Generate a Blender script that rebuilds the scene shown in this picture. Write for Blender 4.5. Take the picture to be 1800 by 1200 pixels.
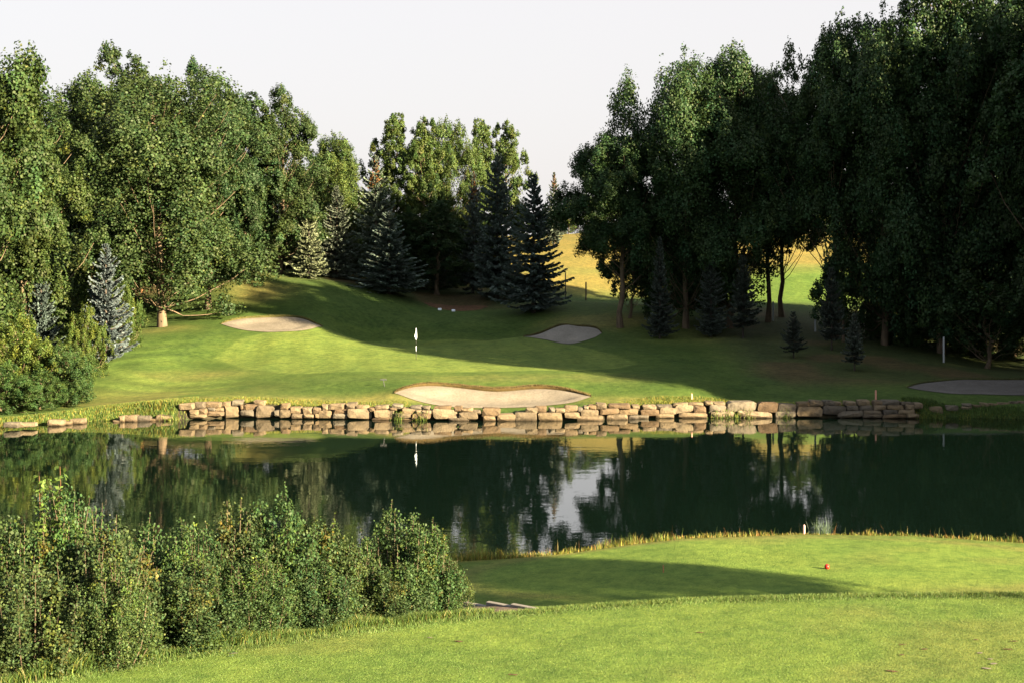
import bpy, math, random
import numpy as np
from mathutils import Vector

# ------------------------------------------------------------------ scene basics
scene = bpy.context.scene
for o in list(bpy.data.objects):
    bpy.data.objects.remove(o)
C = scene.collection
FOC = 2500.0          # focal length in photograph pixels (1800 wide)
HOR = 480.0           # photograph row of the horizon
CAMZ = 9.0            # camera height above the pond

cam_d = bpy.data.cameras.new('camera')
cam_d.sensor_width = 36.0
cam_d.lens = 50.0
cam_d.shift_y = -(600.0 - HOR) / 1800.0
cam_d.clip_start = 0.1
cam_d.clip_end = 6000
cam = bpy.data.objects.new('camera', cam_d)
C.objects.link(cam)
cam.location = (0, 0, CAMZ)
cam.rotation_euler = (math.radians(90), 0, 0)
scene.camera = cam

SUN_EL = math.radians(17.5)
SUN_H = (0.83, -0.56)                      # horizontal direction towards the sun
n_ = math.hypot(*SUN_H)
SUN_DIR = Vector((SUN_H[0]/n_*math.cos(SUN_EL), SUN_H[1]/n_*math.cos(SUN_EL), math.sin(SUN_EL)))

world = bpy.data.worlds.new('World')
scene.world = world
world.use_nodes = True
wn = world.node_tree
wn.nodes.clear()
w_out = wn.nodes.new('ShaderNodeOutputWorld')
w_bg = wn.nodes.new('ShaderNodeBackground')
w_sky = wn.nodes.new('ShaderNodeTexSky')
w_sky.sky_type = 'NISHITA'
w_sky.sun_disc = False
w_sky.sun_elevation = SUN_EL
w_sky.sun_rotation = math.atan2(SUN_H[0], SUN_H[1])
w_sky.air_density = 1.0
w_sky.dust_density = 5.0
w_mix = wn.nodes.new('ShaderNodeMix')      # even smoke-white veil over the whole sky
w_mix.data_type = 'RGBA'
w_mix.inputs['Factor'].default_value = 0.95
w_mix.inputs['B'].default_value = (0.89, 0.85, 0.845, 1)
wn.links.new(w_sky.outputs['Color'], w_mix.inputs['A'])
wn.links.new(w_mix.outputs['Result'], w_bg.inputs['Color'])
w_bg.inputs['Strength'].default_value = 0.10
wn.links.new(w_bg.outputs['Background'], w_out.inputs['Surface'])

sun_d = bpy.data.lights.new('sun', 'SUN')
sun_d.energy = 5.0
sun_d.angle = math.radians(0.5)
sun_d.color = (1.0, 0.74, 0.43)
sun = bpy.data.objects.new('sun', sun_d)
C.objects.link(sun)
sun.rotation_euler = (-SUN_DIR).to_track_quat('-Z', 'Y').to_euler()
sun.location = (60, -40, 60)

scene.view_settings.view_transform = 'Standard'
scene.view_settings.look = 'None'
scene.view_settings.gamma = 1.0
scene.view_settings.exposure = 3.3
scene.view_settings.use_curve_mapping = False
scene.cycles.max_bounces = 8
scene.cycles.diffuse_bounces = 3
scene.cycles.glossy_bounces = 4
scene.cycles.transmission_bounces = 4
scene.cycles.transparent_max_bounces = 8
scene.cycles.caustics_reflective = False
scene.cycles.caustics_refractive = False
scene.cycles.use_denoising = True

rng = np.random.default_rng(7)
random.seed(7)

# ------------------------------------------------------------------ helpers
def PX(px, d): return (px - 900.0) * d / FOC
def PZ(py, d): return CAMZ - (py - HOR) * d / FOC

def tag(o, label=None, cat=None, group=None, kind=None):
    if label: o['label'] = label
    if cat: o['category'] = cat
    if group: o['group'] = group
    if kind: o['kind'] = kind
    return o

def link(name, me, parent=None):
    o = bpy.data.objects.new(name, me)
    C.objects.link(o)
    if parent is not None: o.parent = parent
    return o

def empty(name, loc, rz=0.0, scale=(1, 1, 1)):
    o = bpy.data.objects.new(name, None)
    o.empty_display_size = 0.3
    C.objects.link(o)
    o.location = loc; o.rotation_euler = (0, 0, rz); o.scale = scale
    return o

def np_mesh(name, V, F, mats, attrs=None, smooth=False, fmat=None):
    """V (n,3); F (m,k) all of the same size k; attrs {name:(n,3) point colours}"""
    V = np.asarray(V, np.float32); F = np.asarray(F, np.int32)
    me = bpy.data.meshes.new(name)
    m, k = F.shape
    me.vertices.add(len(V)); me.vertices.foreach_set('co', V.ravel())
    me.loops.add(m*k); me.loops.foreach_set('vertex_index', F.ravel())
    me.polygons.add(m)
    me.polygons.foreach_set('loop_start', np.arange(0, m*k, k, dtype=np.int32))
    me.polygons.foreach_set('loop_total', np.full(m, k, np.int32))
    if smooth: me.polygons.foreach_set('use_smooth', np.ones(m, bool))
    if not isinstance(mats, (list, tuple)): mats = [mats]
    for mt in mats: me.materials.append(mt)
    if fmat is not None: me.polygons.foreach_set('material_index', np.asarray(fmat, np.int32))
    if attrs:
        for an, arr in attrs.items():
            a = me.attributes.new(an, 'FLOAT_COLOR', 'POINT')
            c = np.ones((len(V), 4), np.float32); c[:, :3] = arr
            a.data.foreach_set('color', c.ravel())
    me.update(calc_edges=True)
    return me

class MB:
    """collects boxes, tubes, lathes into one quad/tri mesh"""
    def __init__(s): s.v = []; s.f = []
    def box(s, c, size, rz=0.0, bev=0.0, tilt=None):
        sx, sy, sz = size[0]/2, size[1]/2, size[2]/2
        b = min(bev, sx*.9, sy*.9, sz*.9)
        ring = [(-sx+b, -sy), (sx-b, -sy), (sx, -sy+b), (sx, sy-b), (sx-b, sy), (-sx+b, sy), (-sx, sy-b), (-sx, -sy+b)] if b > 0 else [(-sx, -sy), (sx, -sy), (sx, sy), (-sx, sy)]
        lv = [(-sz, .0), (sz, .0)] if b == 0 else [(-sz, b), (-sz+b, 0), (sz-b, 0), (sz, b)]
        i0 = len(s.v); n = len(ring)
        for z, ins in lv:
            for x, y in ring:
                fx = (sx-ins)/sx; fy = (sy-ins)/sy
                p = Vector((x*fx, y*fy, z))
                if tilt is not None: p = tilt @ p
                cr, sr = math.cos(rz), math.sin(rz)
                s.v.append((c[0]+p.x*cr-p.y*sr, c[1]+p.x*sr+p.y*cr, c[2]+p.z))
        for j in range(len(lv)-1):
            for i in range(n):
                a = i0+j*n+i; b2 = i0+j*n+(i+1) % n
                s.f.append((a, b2, b2+n, a+n))
        s.f.append(tuple(i0+i for i in reversed(range(n))))
        s.f.append(tuple(i0+(len(lv)-1)*n+i for i in range(n)))
    def tube(s, pts, rad, sides=6, cap=True):
        pts = [Vector(p) for p in pts]; i0 = len(s.v); m = len(pts)
        for i, p in enumerate(pts):
            t = (pts[min(i+1, m-1)] - pts[max(i-1, 0)])
            t = t.normalized() if t.length > 1e-9 else Vector((0, 0, 1))
            a = t.cross(Vector((0.31, 0.95, 0.05)))
            if a.length < 1e-3: a = t.cross(Vector((1, 0, 0)))
            a.normalize(); b = t.cross(a)
            r = rad[i] if hasattr(rad, '__len__') else rad
            for k in range(sides):
                th = 2*math.pi*k/sides
                q = p + a*math.cos(th)*r + b*math.sin(th)*r
                s.v.append(tuple(q))
        for i in range(m-1):
            for k in range(sides):
                a_ = i0+i*sides+k; b_ = i0+i*sides+(k+1) % sides
                s.f.append((a_, b_, b_+sides, a_+sides))
        if cap:
            s.f.append(tuple(i0+k for k in reversed(range(sides))))
            s.f.append(tuple(i0+(m-1)*sides+k for k in range(sides)))
    def mesh(s, name, mat, smooth=False):
        me = bpy.data.meshes.new(name)
        me.from_pydata(s.v, [], s.f); me.materials.append(mat)
        if smooth:
            for p in me.polygons: p.use_smooth = True
        me.update()
        return me
    def build(s, name, mat, parent=None, smooth=False):
        return link(name, s.mesh(name, mat, smooth), parent)

def sstep(a, b, x):
    t = np.clip((x-a)/(b-a), 0, 1)
    return t*t*(3-2*t)

def lattice_noise(x, y, seed, scale):
    """smooth 2-D value noise in 0..1"""
    r = np.random.default_rng(seed).random((64, 64))
    u = x/scale; v = y/scale
    iu = np.floor(u).astype(int); iv = np.floor(v).astype(int)
    fu = u-iu; fv = v-iv
    fu = fu*fu*(3-2*fu); fv = fv*fv*(3-2*fv)
    g = lambda a, b: r[a % 64, b % 64]
    return (g(iu, iv)*(1-fu)+g(iu+1, iv)*fu)*(1-fv)+(g(iu, iv+1)*(1-fu)+g(iu+1, iv+1)*fu)*fv

# ------------------------------------------------------------------ materials
BAL = (0.80, 0.965, 1.2)      # overall balance of the pigments under the warm low sun
def bal(c): return tuple(v*k for v, k in zip(c, BAL))

def new_mat(name):
    m = bpy.data.materials.new(name); m.use_nodes = True
    nt = m.node_tree; nt.nodes.clear()
    out = nt.nodes.new('ShaderNodeOutputMaterial')
    return m, nt, out

def N(nt, t, **kw):
    n = nt.nodes.new(t)
    for k, v in kw.items():
        setattr(n, k, v)
    return n

def mixc(nt, a, b, fac, mode='MIX'):
    m = N(nt, 'ShaderNodeMix'); m.data_type = 'RGBA'; m.blend_type = mode
    for sock, val in (('A', a), ('B', b), ('Factor', fac)):
        if hasattr(val, 'links') or hasattr(val, 'is_linked'): nt.links.new(val, m.inputs[sock])
        elif sock == 'Factor': m.inputs[sock].default_value = val
        else: m.inputs[sock].default_value = (*val, 1) if len(val) == 3 else val
    return m.outputs['Result']

def noise(nt, scale, detail=3, rough=0.55, vec=None):
    n = N(nt, 'ShaderNodeTexNoise'); n.inputs['Scale'].default_value = scale
    n.inputs['Detail'].default_value = detail; n.inputs['Roughness'].default_value = rough
    if vec is not None: nt.links.new(vec, n.inputs['Vector'])
    return n.outputs['Fac']

def ramp(nt, fac, stops):
    r = N(nt, 'ShaderNodeValToRGB'); e = r.color_ramp.elements
    while len(e) < len(stops): e.new(0.5)
    for el, (p, c) in zip(e, stops):
        el.position = p; el.color = (*c, 1) if len(c) == 3 else c
    nt.links.new(fac, r.inputs['Fac'])
    return r.outputs['Color']

def coords(nt, which='Object', scale=None):
    t = N(nt, 'ShaderNodeTexCoord'); o = t.outputs[which]
    if scale:
        m = N(nt, 'ShaderNodeMapping'); m.inputs['Scale'].default_value = scale
        nt.links.new(o, m.inputs['Vector']); o = m.outputs['Vector']
    return o

def bump(nt, h, strength, dist):
    b = N(nt, 'ShaderNodeBump'); b.inputs['Strength'].default_value = strength
    b.inputs['Distance'].default_value = dist
    nt.links.new(h, b.inputs['Height'])
    return b.outputs['Normal']

def leaf_mat(name, base, trans=0.3, rough=0.5, spec=0.3, ttint=(1.25, 1.15, 0.5)):
    m, nt, out = new_mat(name)
    at = N(nt, 'ShaderNodeAttribute', attribute_name='lc')
    oi = N(nt, 'ShaderNodeObjectInfo')
    c = mixc(nt, bal(base), at.outputs['Color'], 1.0, 'MULTIPLY')
    c = mixc(nt, c, oi.outputs['Color'], 1.0, 'MULTIPLY')
    p = N(nt, 'ShaderNodeBsdfPrincipled')
    nt.links.new(c, p.inputs['Base Color'])
    p.inputs['Roughness'].default_value = rough
    p.inputs['Specular IOR Level'].default_value = spec
    t = N(nt, 'ShaderNodeBsdfTranslucent')
    nt.links.new(mixc(nt, c, ttint, 1.0, 'MULTIPLY'), t.inputs['Color'])
    mx = N(nt, 'ShaderNodeMixShader'); mx.inputs[0].default_value = trans
    nt.links.new(p.outputs[0], mx.inputs[1]); nt.links.new(t.outputs[0], mx.inputs[2])
    nt.links.new(mx.outputs[0], out.inputs['Surface'])
    return m

def simple_mat(name, c1, c2, scale, rough=0.8, bstr=0.4, bdist=0.02, spec=0.3, stretch=None, rnd=0.0):
    m, nt, out = new_mat(name)
    v = coords(nt, 'Object', stretch)
    f = noise(nt, scale, 5, 0.6, v)
    c = ramp(nt, f, [(0.3, bal(c1)), (0.7, bal(c2))])
    if rnd:
        oi = N(nt, 'ShaderNodeObjectInfo')
        c = mixc(nt, c, ramp(nt, oi.outputs['Random'], [(0, (1-rnd,)*3), (1, (1+rnd,)*3)]), 1.0, 'MULTIPLY')
    p = N(nt, 'ShaderNodeBsdfPrincipled')
    nt.links.new(c, p.inputs['Base Color'])
    p.inputs['Roughness'].default_value = rough
    p.inputs['Specular IOR Level'].default_value = spec
    if bstr: nt.links.new(bump(nt, noise(nt, scale*2.3, 4, 0.6, v), bstr, bdist), p.inputs['Normal'])
    nt.links.new(p.outputs[0], out.inputs['Surface'])
    return m

M = {}
M['poplar'] = leaf_mat('poplar_leaf', (0.030, 0.047, 0.0135), 0.22, 0.55, 0.16)
M['willow'] = leaf_mat('willow_leaf', (0.044, 0.065, 0.015), 0.26, 0.55, 0.16)
M['shrub'] = leaf_mat('shrub_leaf', (0.035, 0.056, 0.018), 0.22, 0.55, 0.14)
M['spruce'] = leaf_mat('spruce_needle', (0.072, 0.086, 0.064), 0.05, 0.6, 0.2)
M['blue_spruce'] = leaf_mat('blue_spruce_needle', (0.058, 0.072, 0.068), 0.05, 0.6, 0.2)
M['blade'] = leaf_mat('grass_blade', (1.0, 1.0, 1.0), 0.25, 0.55, 0.2, (1.1, 1.1, 0.6))
M['bark'] = simple_mat('pale_bark', (0.05, 0.034, 0.020), (0.15, 0.098, 0.055), 3.0, 0.85, 0.6, 0.03, stretch=(1, 1, 0.25))
M['dark_bark'] = simple_mat('dark_bark', (0.035, 0.026, 0.02), (0.10, 0.075, 0.055), 4.0, 0.9, 0.6, 0.02, stretch=(1, 1, 0.25))
M['twig'] = simple_mat('twig', (0.06, 0.04, 0.025), (0.13, 0.085, 0.05), 6.0, 0.8, 0.2, 0.005)
M['cone'] = leaf_mat('spruce_cone', (0.19, 0.075, 0.022), 0.0, 0.7, 0.1)
M['soil'] = simple_mat('soil', (0.045, 0.028, 0.018), (0.105, 0.068, 0.046), 2.5, 0.95, 0.8, 0.05)
M['mulch'] = simple_mat('mulch', (0.035, 0.017, 0.007), (0.12, 0.056, 0.022), 3.5, 0.95, 0.9, 0.06)
M['white'] = simple_mat('white_paint', (0.72, 0.71, 0.68), (0.82, 0.81, 0.79), 8, 0.5, 0.1, 0.002)
M['cloth'] = simple_mat('flag_cloth', (0.78, 0.78, 0.76), (0.84, 0.84, 0.82), 6, 0.8, 0.2, 0.004)
M['black'] = simple_mat('black_paint', (0.008, 0.008, 0.008), (0.016, 0.016, 0.016), 8, 0.5, 0.1, 0.002)
M['red'] = simple_mat('red_paint', (0.30, 0.010, 0.006), (0.38, 0.016, 0.008), 9, 0.4, 0.1, 0.002)
M['stake'] = simple_mat('faded_red_paint', (0.50, 0.19, 0.12), (0.62, 0.30, 0.2), 7, 0.7, 0.2, 0.003)
M['pale_stake'] = simple_mat('bleached_pink_paint', (0.36, 0.20, 0.15), (0.48, 0.32, 0.26), 7, 0.7, 0.2, 0.003)
M['wood'] = simple_mat('stained_wood', (0.22, 0.085, 0.03), (0.36, 0.17, 0.07), 4, 0.7, 0.4, 0.01, stretch=(1, 6, 6))
M['shoot'] = simple_mat('red_shoot', (0.10, 0.045, 0.022), (0.16, 0.075, 0.035), 6, 0.6, 0.1, 0.003)
M['grey_wood'] = simple_mat('weathered_post', (0.26, 0.25, 0.22), (0.45, 0.43, 0.39), 5, 0.8, 0.4, 0.01, stretch=(3, 3, 0.5))
M['metal'] = simple_mat('dark_metal', (0.03, 0.03, 0.035), (0.06, 0.06, 0.06), 5, 0.5, 0.1, 0.002)
M['concrete'] = simple_mat('concrete', (0.12, 0.10, 0.08), (0.19, 0.16, 0.13), 6, 0.85, 0.4, 0.01)

def stone_mat():
    m, nt, out = new_mat('fieldstone')
    v = coords(nt, 'Object')
    oi = N(nt, 'ShaderNodeObjectInfo')
    add = N(nt, 'ShaderNodeVectorMath', operation='ADD')
    sc = N(nt, 'ShaderNodeVectorMath', operation='SCALE'); sc.inputs['Scale'].default_value = 40
    cb = N(nt, 'ShaderNodeCombineXYZ')
    for i in range(3): nt.links.new(oi.outputs['Random'], cb.inputs[i])
    nt.links.new(cb.outputs[0], sc.inputs[0])
    nt.links.new(v, add.inputs[0]); nt.links.new(sc.outputs[0], add.inputs[1])
    f = noise(nt, 2.2, 6, 0.62, add.outputs[0])
    base = ramp(nt, oi.outputs['Random'], [(0.0, (0.135, 0.088, 0.046)), (0.2, (0.175, 0.132, 0.082)), (0.4, (0.092, 0.058, 0.032)), (0.6, (0.16, 0.114, 0.064)), (0.8, (0.070, 0.058, 0.044)), (1.0, (0.14, 0.114, 0.080))])
    c = mixc(nt, mixc(nt, base, BAL, 1.0, 'MULTIPLY'), ramp(nt, f, [(0.28, (0.28, 0.26, 0.24)), (0.46, (0.85, 0.82, 0.78)), (0.7, (1.15, 1.1, 1.0))]), 1.0, 'MULTIPLY')
    f2 = noise(nt, 7.0, 4, 0.6, add.outputs[0])
    c = mixc(nt, c, (0.07, 0.06, 0.05), ramp(nt, f2, [(0.54, (0, 0, 0)), (0.68, (0.7,)*3)]))
    # tide mark: damp dark band right above the water line
    geo = N(nt, 'ShaderNodeNewGeometry'); sp = N(nt, 'ShaderNodeSeparateXYZ')
    nt.links.new(geo.outputs['Position'], sp.inputs[0])
    mr = N(nt, 'ShaderNodeMapRange'); mr.inputs['From Min'].default_value = 0.03; mr.inputs['From Max'].default_value = 0.16
    nt.links.new(sp.outputs['Z'], mr.inputs['Value'])
    c = mixc(nt, mixc(nt, c, (0.3, 0.28, 0.24), 1.0, 'MULTIPLY'), c, mr.outputs['Result'])
    p = N(nt, 'ShaderNodeBsdfPrincipled')
    nt.links.new(c, p.inputs['Base Color']); p.inputs['Roughness'].default_value = 0.85
    p.inputs['Specular IOR Level'].default_value = 0.25
    nt.links.new(bump(nt, noise(nt, 5.0, 6, 0.65, add.outputs[0]), 0.9, 0.08), p.inputs['Normal'])
    nt.links.new(p.outputs[0], out.inputs['Surface'])
    return m
M['stone'] = stone_mat()

def sand_mat(name, c1, c2):
    m, nt, out = new_mat(name)
    v = coords(nt, 'Object')
    f = noise(nt, 0.8, 5, 0.6, v)
    c = ramp(nt, f, [(0.3, bal(c1)), (0.7, bal(c2))])
    f2 = noise(nt, 9.0, 3, 0.6, v)
    c = mixc(nt, c, ramp(nt, f2, [(0.3, (0.78,)*3), (0.6, (1.08,)*3)]), 1.0, 'MULTIPLY')
    p = N(nt, 'ShaderNodeBsdfPrincipled')
    nt.links.new(c, p.inputs['Base Color']); p.inputs['Roughness'].default_value = 0.95
    p.inputs['Specular IOR Level'].default_value = 0.1
    wv = N(nt, 'ShaderNodeTexWave'); wv.inputs['Scale'].default_value = 1.6; wv.inputs['Distortion'].default_value = 6
    wv.inputs['Detail'].default_value = 3; nt.links.new(v, wv.inputs['Vector'])
    h = N(nt, 'ShaderNodeMath', operation='ADD'); nt.links.new(wv.outputs['Fac'], h.inputs[0]); nt.links.new(noise(nt, 6.0, 4, 0.6, v), h.inputs[1])
    nt.links.new(bump(nt, noise(nt, 3.0, 5, 0.65, v), 0.5, 0.08), p.inputs['Normal'])
    nt.links.new(p.outputs[0], out.inputs['Surface'])
    return m
M['sand'] = sand_mat('bunker_sand', (0.140, 0.110, 0.076), (0.175, 0.140, 0.100))
M['dark_sand'] = sand_mat('shade_dark_sand', (0.095, 0.080, 0.064), (0.13, 0.11, 0.09))  # bunker sand with the deep shade at the right edge put into its colour
M['grey_sand'] = sand_mat('packed_grey_sand', (0.165, 0.140, 0.105), (0.22, 0.185, 0.142))

def turf_mat():
    m, nt, out = new_mat('turf')
    at = N(nt, 'ShaderNodeAttribute', attribute_name='tc')
    v = coords(nt, 'Object')
    c = at.outputs['Color']
    c = mixc(nt, c, ramp(nt, noise(nt, 0.35, 4, 0.6, v), [(0.3, (0.80, 0.86, 0.85)), (0.7, (1.18, 1.10, 1.05))]), 1.0, 'MULTIPLY')
    c = mixc(nt, c, ramp(nt, noise(nt, 2.4, 4, 0.65, v), [(0.3, (0.66, 0.74, 0.72)), (0.7, (1.32, 1.24, 1.2))]), 1.0, 'MULTIPLY')
    c = mixc(nt, c, ramp(nt, noise(nt, 16.0, 3, 0.7, v), [(0.3, (0.70, 0.75, 0.7)), (0.7, (1.28, 1.22, 1.2))]), 1.0, 'MULTIPLY')
    p = N(nt, 'ShaderNodeBsdfPrincipled')
    nt.links.new(c, p.inputs['Base Color']); p.inputs['Roughness'].default_value = 0.9
    p.inputs['Specular IOR Level'].default_value = 0.08
    h = N(nt, 'ShaderNodeMath', operation='ADD')
    nt.links.new(noise(nt, 22.0, 3, 0.7, v), h.inputs[0]); nt.links.new(noise(nt, 5.0, 3, 0.6, v), h.inputs[1])
    nt.links.new(bump(nt, h.outputs[0], 0.8, 0.035), p.inputs['Normal'])
    nt.links.new(p.outputs[0], out.inputs['Surface'])
    return m
M['turf'] = turf_mat()

def water_mat():
    m, nt, out = new_mat('pond_water')
    v = coords(nt, 'Object')
    p = N(nt, 'ShaderNodeBsdfPrincipled')
    p.inputs['Base Color'].default_value = (0.002, 0.006, 0.0045, 1)
    p.inputs['Roughness'].default_value = 0.018
    p.inputs['IOR'].default_value = 1.95
    p.inputs['Specular IOR Level'].default_value = 0.5
    h = N(nt, 'ShaderNodeMath', operation='ADD')
    v2 = coords(nt, 'Object', (0.5, 1.4, 1))
    a = N(nt, 'ShaderNodeMath', operation='MULTIPLY'); a.inputs[1].default_value = 0.35
    nt.links.new(noise(nt, 3.0, 2, 0.5, v), a.inputs[0])
    nt.links.new(noise(nt, 0.5, 2, 0.5, v2), h.inputs[0]); nt.links.new(a.outputs[0], h.inputs[1])
    nt.links.new(bump(nt, h.outputs[0], 0.15, 0.025), p.inputs['Normal'])
    nt.links.new(p.outputs[0], out.inputs['Surface'])
    return m
M['water'] = water_mat()

# ------------------------------------------------------------------ ground shape
# (px, distance, py) read off the photograph, turned into world points
ctrl = [(-300, 88, 715), (-300, 110, 640), (0, 90, 712), (100, 93, 703), (160, 95, 692), (230, 100, 657), (185, 105, 632), (75, 104, 640),
 (300, 97, 682), (300, 90, 700), (400, 90, 700), (400, 100, 656), (500, 90, 702), (500, 99, 658), (650, 90, 702),
 (400, 107, 630), (600, 97, 657), (730, 104, 632), (850, 97, 654), (620, 121, 602), (800, 121, 600), (1000, 103, 641),
 (1100, 97, 657), (1200, 93, 676), (1200, 90, 702), (1100, 90, 704), (900, 122, 596), (500, 111, 596), (350, 112, 592), (287, 118, 574),
 (430, 128, 522), (500, 133, 491), (430, 132, 488), (300, 129, 545), (300, 142, 486), (560, 124, 547), (650, 134, 508), (600, 133, 501),
 (700, 135, 519), (800, 128, 562), (800, 136, 541), (870, 139, 522), (945, 130, 549), (1000, 121, 570), (990, 117, 605), (1000, 135, 532),
 (1030, 148, 528), (1030, 153, 505), (1000, 186, 414), (1060, 186, 411), (1100, 150, 522), (1107, 126, 553), (1250, 122, 579), (1305, 118, 591),
 (1359, 128, 564), (1433, 122, 583), (1395, 108, 629), (1500, 101, 653), (1420, 141, 528), (1420, 152, 482), (1420, 186, 407), (1659, 108, 637),
 (1740, 108, 648), (1700, 97, 668), (1800, 92, 690), (1700, 90, 706), (1800, 90, 702), (1300, 93, 692), (1450, 92, 697), (1200, 108, 621), (1320, 108, 626),
 (1900, 100, 660), (2100, 110, 640), (2100, 140, 560), (2400, 90, 690), (1600, 140, 540), (1600, 152, 490), (1600, 186, 410),
 (470, 137, 478), (700, 150, 500), (850, 152, 500), (550, 150, 478), (100, 140, 500), (-300, 140, 500),
 # rims of the front bunker
 (693, 90.4, 690), (760, 92.6, 677), (800, 92.9, 680), (870, 92.4, 689), (950, 92.9, 682), (1000, 92.2, 687), (1040, 90.8, 697),
 (760, 94.2, 668), (870, 94.2, 668), (980, 94.2, 669),
 (730, 89.3, 706), (790, 88.9, 715), (870, 88.8, 717), (950, 88.9, 714), (1030, 89.4, 706),
 # rims of the left bunker
 (391, 117.5, 570), (430, 120, 560), (480, 121, 558), (540, 120, 562), (566, 117.5, 573), (530, 115.2, 581), (470, 114.3, 584), (420, 115.2, 580),
 # rims of the right bunker
 (922, 117.5, 592), (960, 120.5, 582), (1010, 122, 575), (1050, 121.5, 577), (1057, 119.5, 586), (1030, 117, 598), (970, 116.2, 599),
 # far-right bunker
 (1597, 93.6, 681), (1640, 96.5, 671), (1720, 97.5, 668), (1640, 91.8, 689), (1720, 91.2, 692),
]
cp = [(PX(a, d), d, PZ(b, d)) for a, d, b in ctrl]
for X in (-110, -60, -20, 20, 60, 110):
    cp += [(X, 205, 14.2), (X, 250, 13.0)]
cp = np.array(cp)

def tps_fit(pts, lam=0.02):
    n = len(pts); xy = pts[:, :2]/50.0
    d = np.sqrt(((xy[:, None]-xy[None])**2).sum(-1))
    K = np.where(d > 0, d*d*np.log(d+1e-12), 0) + lam*0.01*np.eye(n)
    Pm = np.c_[np.ones(n), xy]
    A = np.zeros((n+3, n+3)); A[:n, :n] = K; A[:n, n:] = Pm; A[n:, :n] = Pm.T
    return xy, np.linalg.solve(A, np.r_[pts[:, 2], 0, 0, 0])
_tx, _tw = tps_fit(cp)

def far_z(x, y):
    x = np.clip(np.asarray(x, float), -80, 80); y = np.clip(np.asarray(y, float), 84, 250)
    sh = np.broadcast(x, y).shape
    q = np.c_[np.broadcast_to(x, sh).ravel(), np.broadcast_to(y, sh).ravel()]/50.0
    out = np.empty(len(q))
    for i in range(0, len(q), 20000):
        b = q[i:i+20000]
        d2 = ((b[:, None]-_tx[None])**2).sum(-1)
        K = 0.5*d2*np.log(d2+1e-12)
        out[i:i+20000] = K @ _tw[:-3] + _tw[-3] + b @ _tw[-2:]
    return out.reshape(sh)

shore_px = [(-1200, 70), (-400, 78), (0, 82), (150, 85.5), (300, 86.8), (400, 88.3), (600, 87.5), (750, 86.8), (900, 86.6), (1050, 86.9), (1150, 88.4),
            (1300, 88.4), (1500, 88.4), (1615, 88.0), (1700, 86.9), (1800, 86.2), (2400, 84)]
_sx = np.array([PX(a, d) for a, d in shore_px]); _sy = np.array([d for a, d in shore_px])
def far_shore(x): return np.interp(x, _sx, _sy)
def near_shore(x): return np.interp(x, [-60, -30, -10, -4, 0, 1.7, 3.5, 5.3, 9, 12.4, 15.7, 25, 60], [30, 40, 43.6, 43.9, 44.2, 44.5, 45.2, 45.6, 46.0, 45.8, 44.9, 41.5, 36])
def tee_edge(x): return np.interp(x, [-60, -25, -14, -8.09, -6.5, -4.88, -3, -0.82, 1.4, 3.7, 7.5, 11.3, 20, 60],
                                  [8, 10, 19, 24.65, 26.0, 27.15, 28.25, 29.3, 30.15, 30.8, 31.25, 31.4, 30.6, 24])

def near_z(x, y):
    te = tee_edge(x)
    top = np.interp(y, [-200, -4, 0, 4, 10, 16, 22], [8.0, 7.4, 7.2, 6.3, 4.1, 2.6, 1.9])
    top = np.where(y > 22, 1.9, top)
    low = np.interp(x, [-10, -3, 0, 1.7, 3.5, 5.3, 9, 12.4, 15.7, 20, 40], [0.25, 0.30, 0.42, 0.50, 0.62, 0.76, 0.82, 0.82, 0.77, 0.62, 0.5])
    low = np.where(y < 36, low + 0.68*sstep(37.5, 33, y)*sstep(4, -0.5, x), low)
    low = low + 0.05*np.exp(-((x-7.5)/6.5)**4 - ((y-40.3)/3.6)**4)
    z = top + (low-top)*sstep(0.0, 3.2, y-te)
    ns = near_shore(x)
    z = z*(1-sstep(-1.5, 0.35, y-ns)) - 1.2*sstep(-1.1, 1.6, y-ns)
    return z

def pt(a, d, b): return (PX(a, d), d, PZ(b, d))
bunk = {
 'front': dict(back=[(693, 90.4, 690), (722, 91.8, 682), (760, 92.6, 677), (800, 92.9, 680), (835, 92.6, 685), (870, 92.4, 689), (910, 92.6, 686), (950, 92.9, 682), (1000, 92.2, 687), (1040, 90.8, 697)],
               front=[(693, 90.4, 690), (712, 89.8, 699), (750, 89.1, 710), (790, 88.9, 715), (830, 88.8, 717), (870, 88.8, 717), (910, 88.8, 716), (950, 88.9, 714), (1010, 89.2, 708), (1040, 90.8, 697)]),
 'left': dict(back=[(389, 117.5, 570), (405, 119, 563), (430, 120, 560), (480, 121, 558), (520, 120.6, 559), (545, 119.8, 563), (567, 117.5, 573)],
              front=[(389, 117.5, 570), (403, 116.3, 576), (430, 115, 581), (470, 114.3, 584), (510, 114.6, 583), (545, 115.6, 580), (567, 117.5, 573)]),
 'right': dict(back=[(920, 117.5, 592), (940, 119.2, 587), (965, 120.6, 581), (1000, 122, 576), (1030, 122.2, 574), (1048, 121.6, 577), (1058, 119.6, 586)],
               front=[(920, 117.5, 592), (940, 116.7, 595), (965, 116.3, 599), (995, 116.3, 600), (1025, 116.8, 599), (1045, 117.8, 594), (1058, 119.6, 586)]),
 'side': dict(back=[(1595, 93.6, 681), (1615, 95.2, 675), (1645, 96.5, 671), (1700, 97.4, 668), (1760, 97.8, 667), (1830, 97.6, 668), (1870, 96, 674), (1890, 94, 682)],
              front=[(1595, 93.6, 681), (1610, 92.7, 685), (1645, 91.7, 689), (1700, 91.2, 692), (1760, 91.0, 693), (1830, 91.2, 692), (1870, 92, 689), (1890, 94, 682)]),
}
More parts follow.
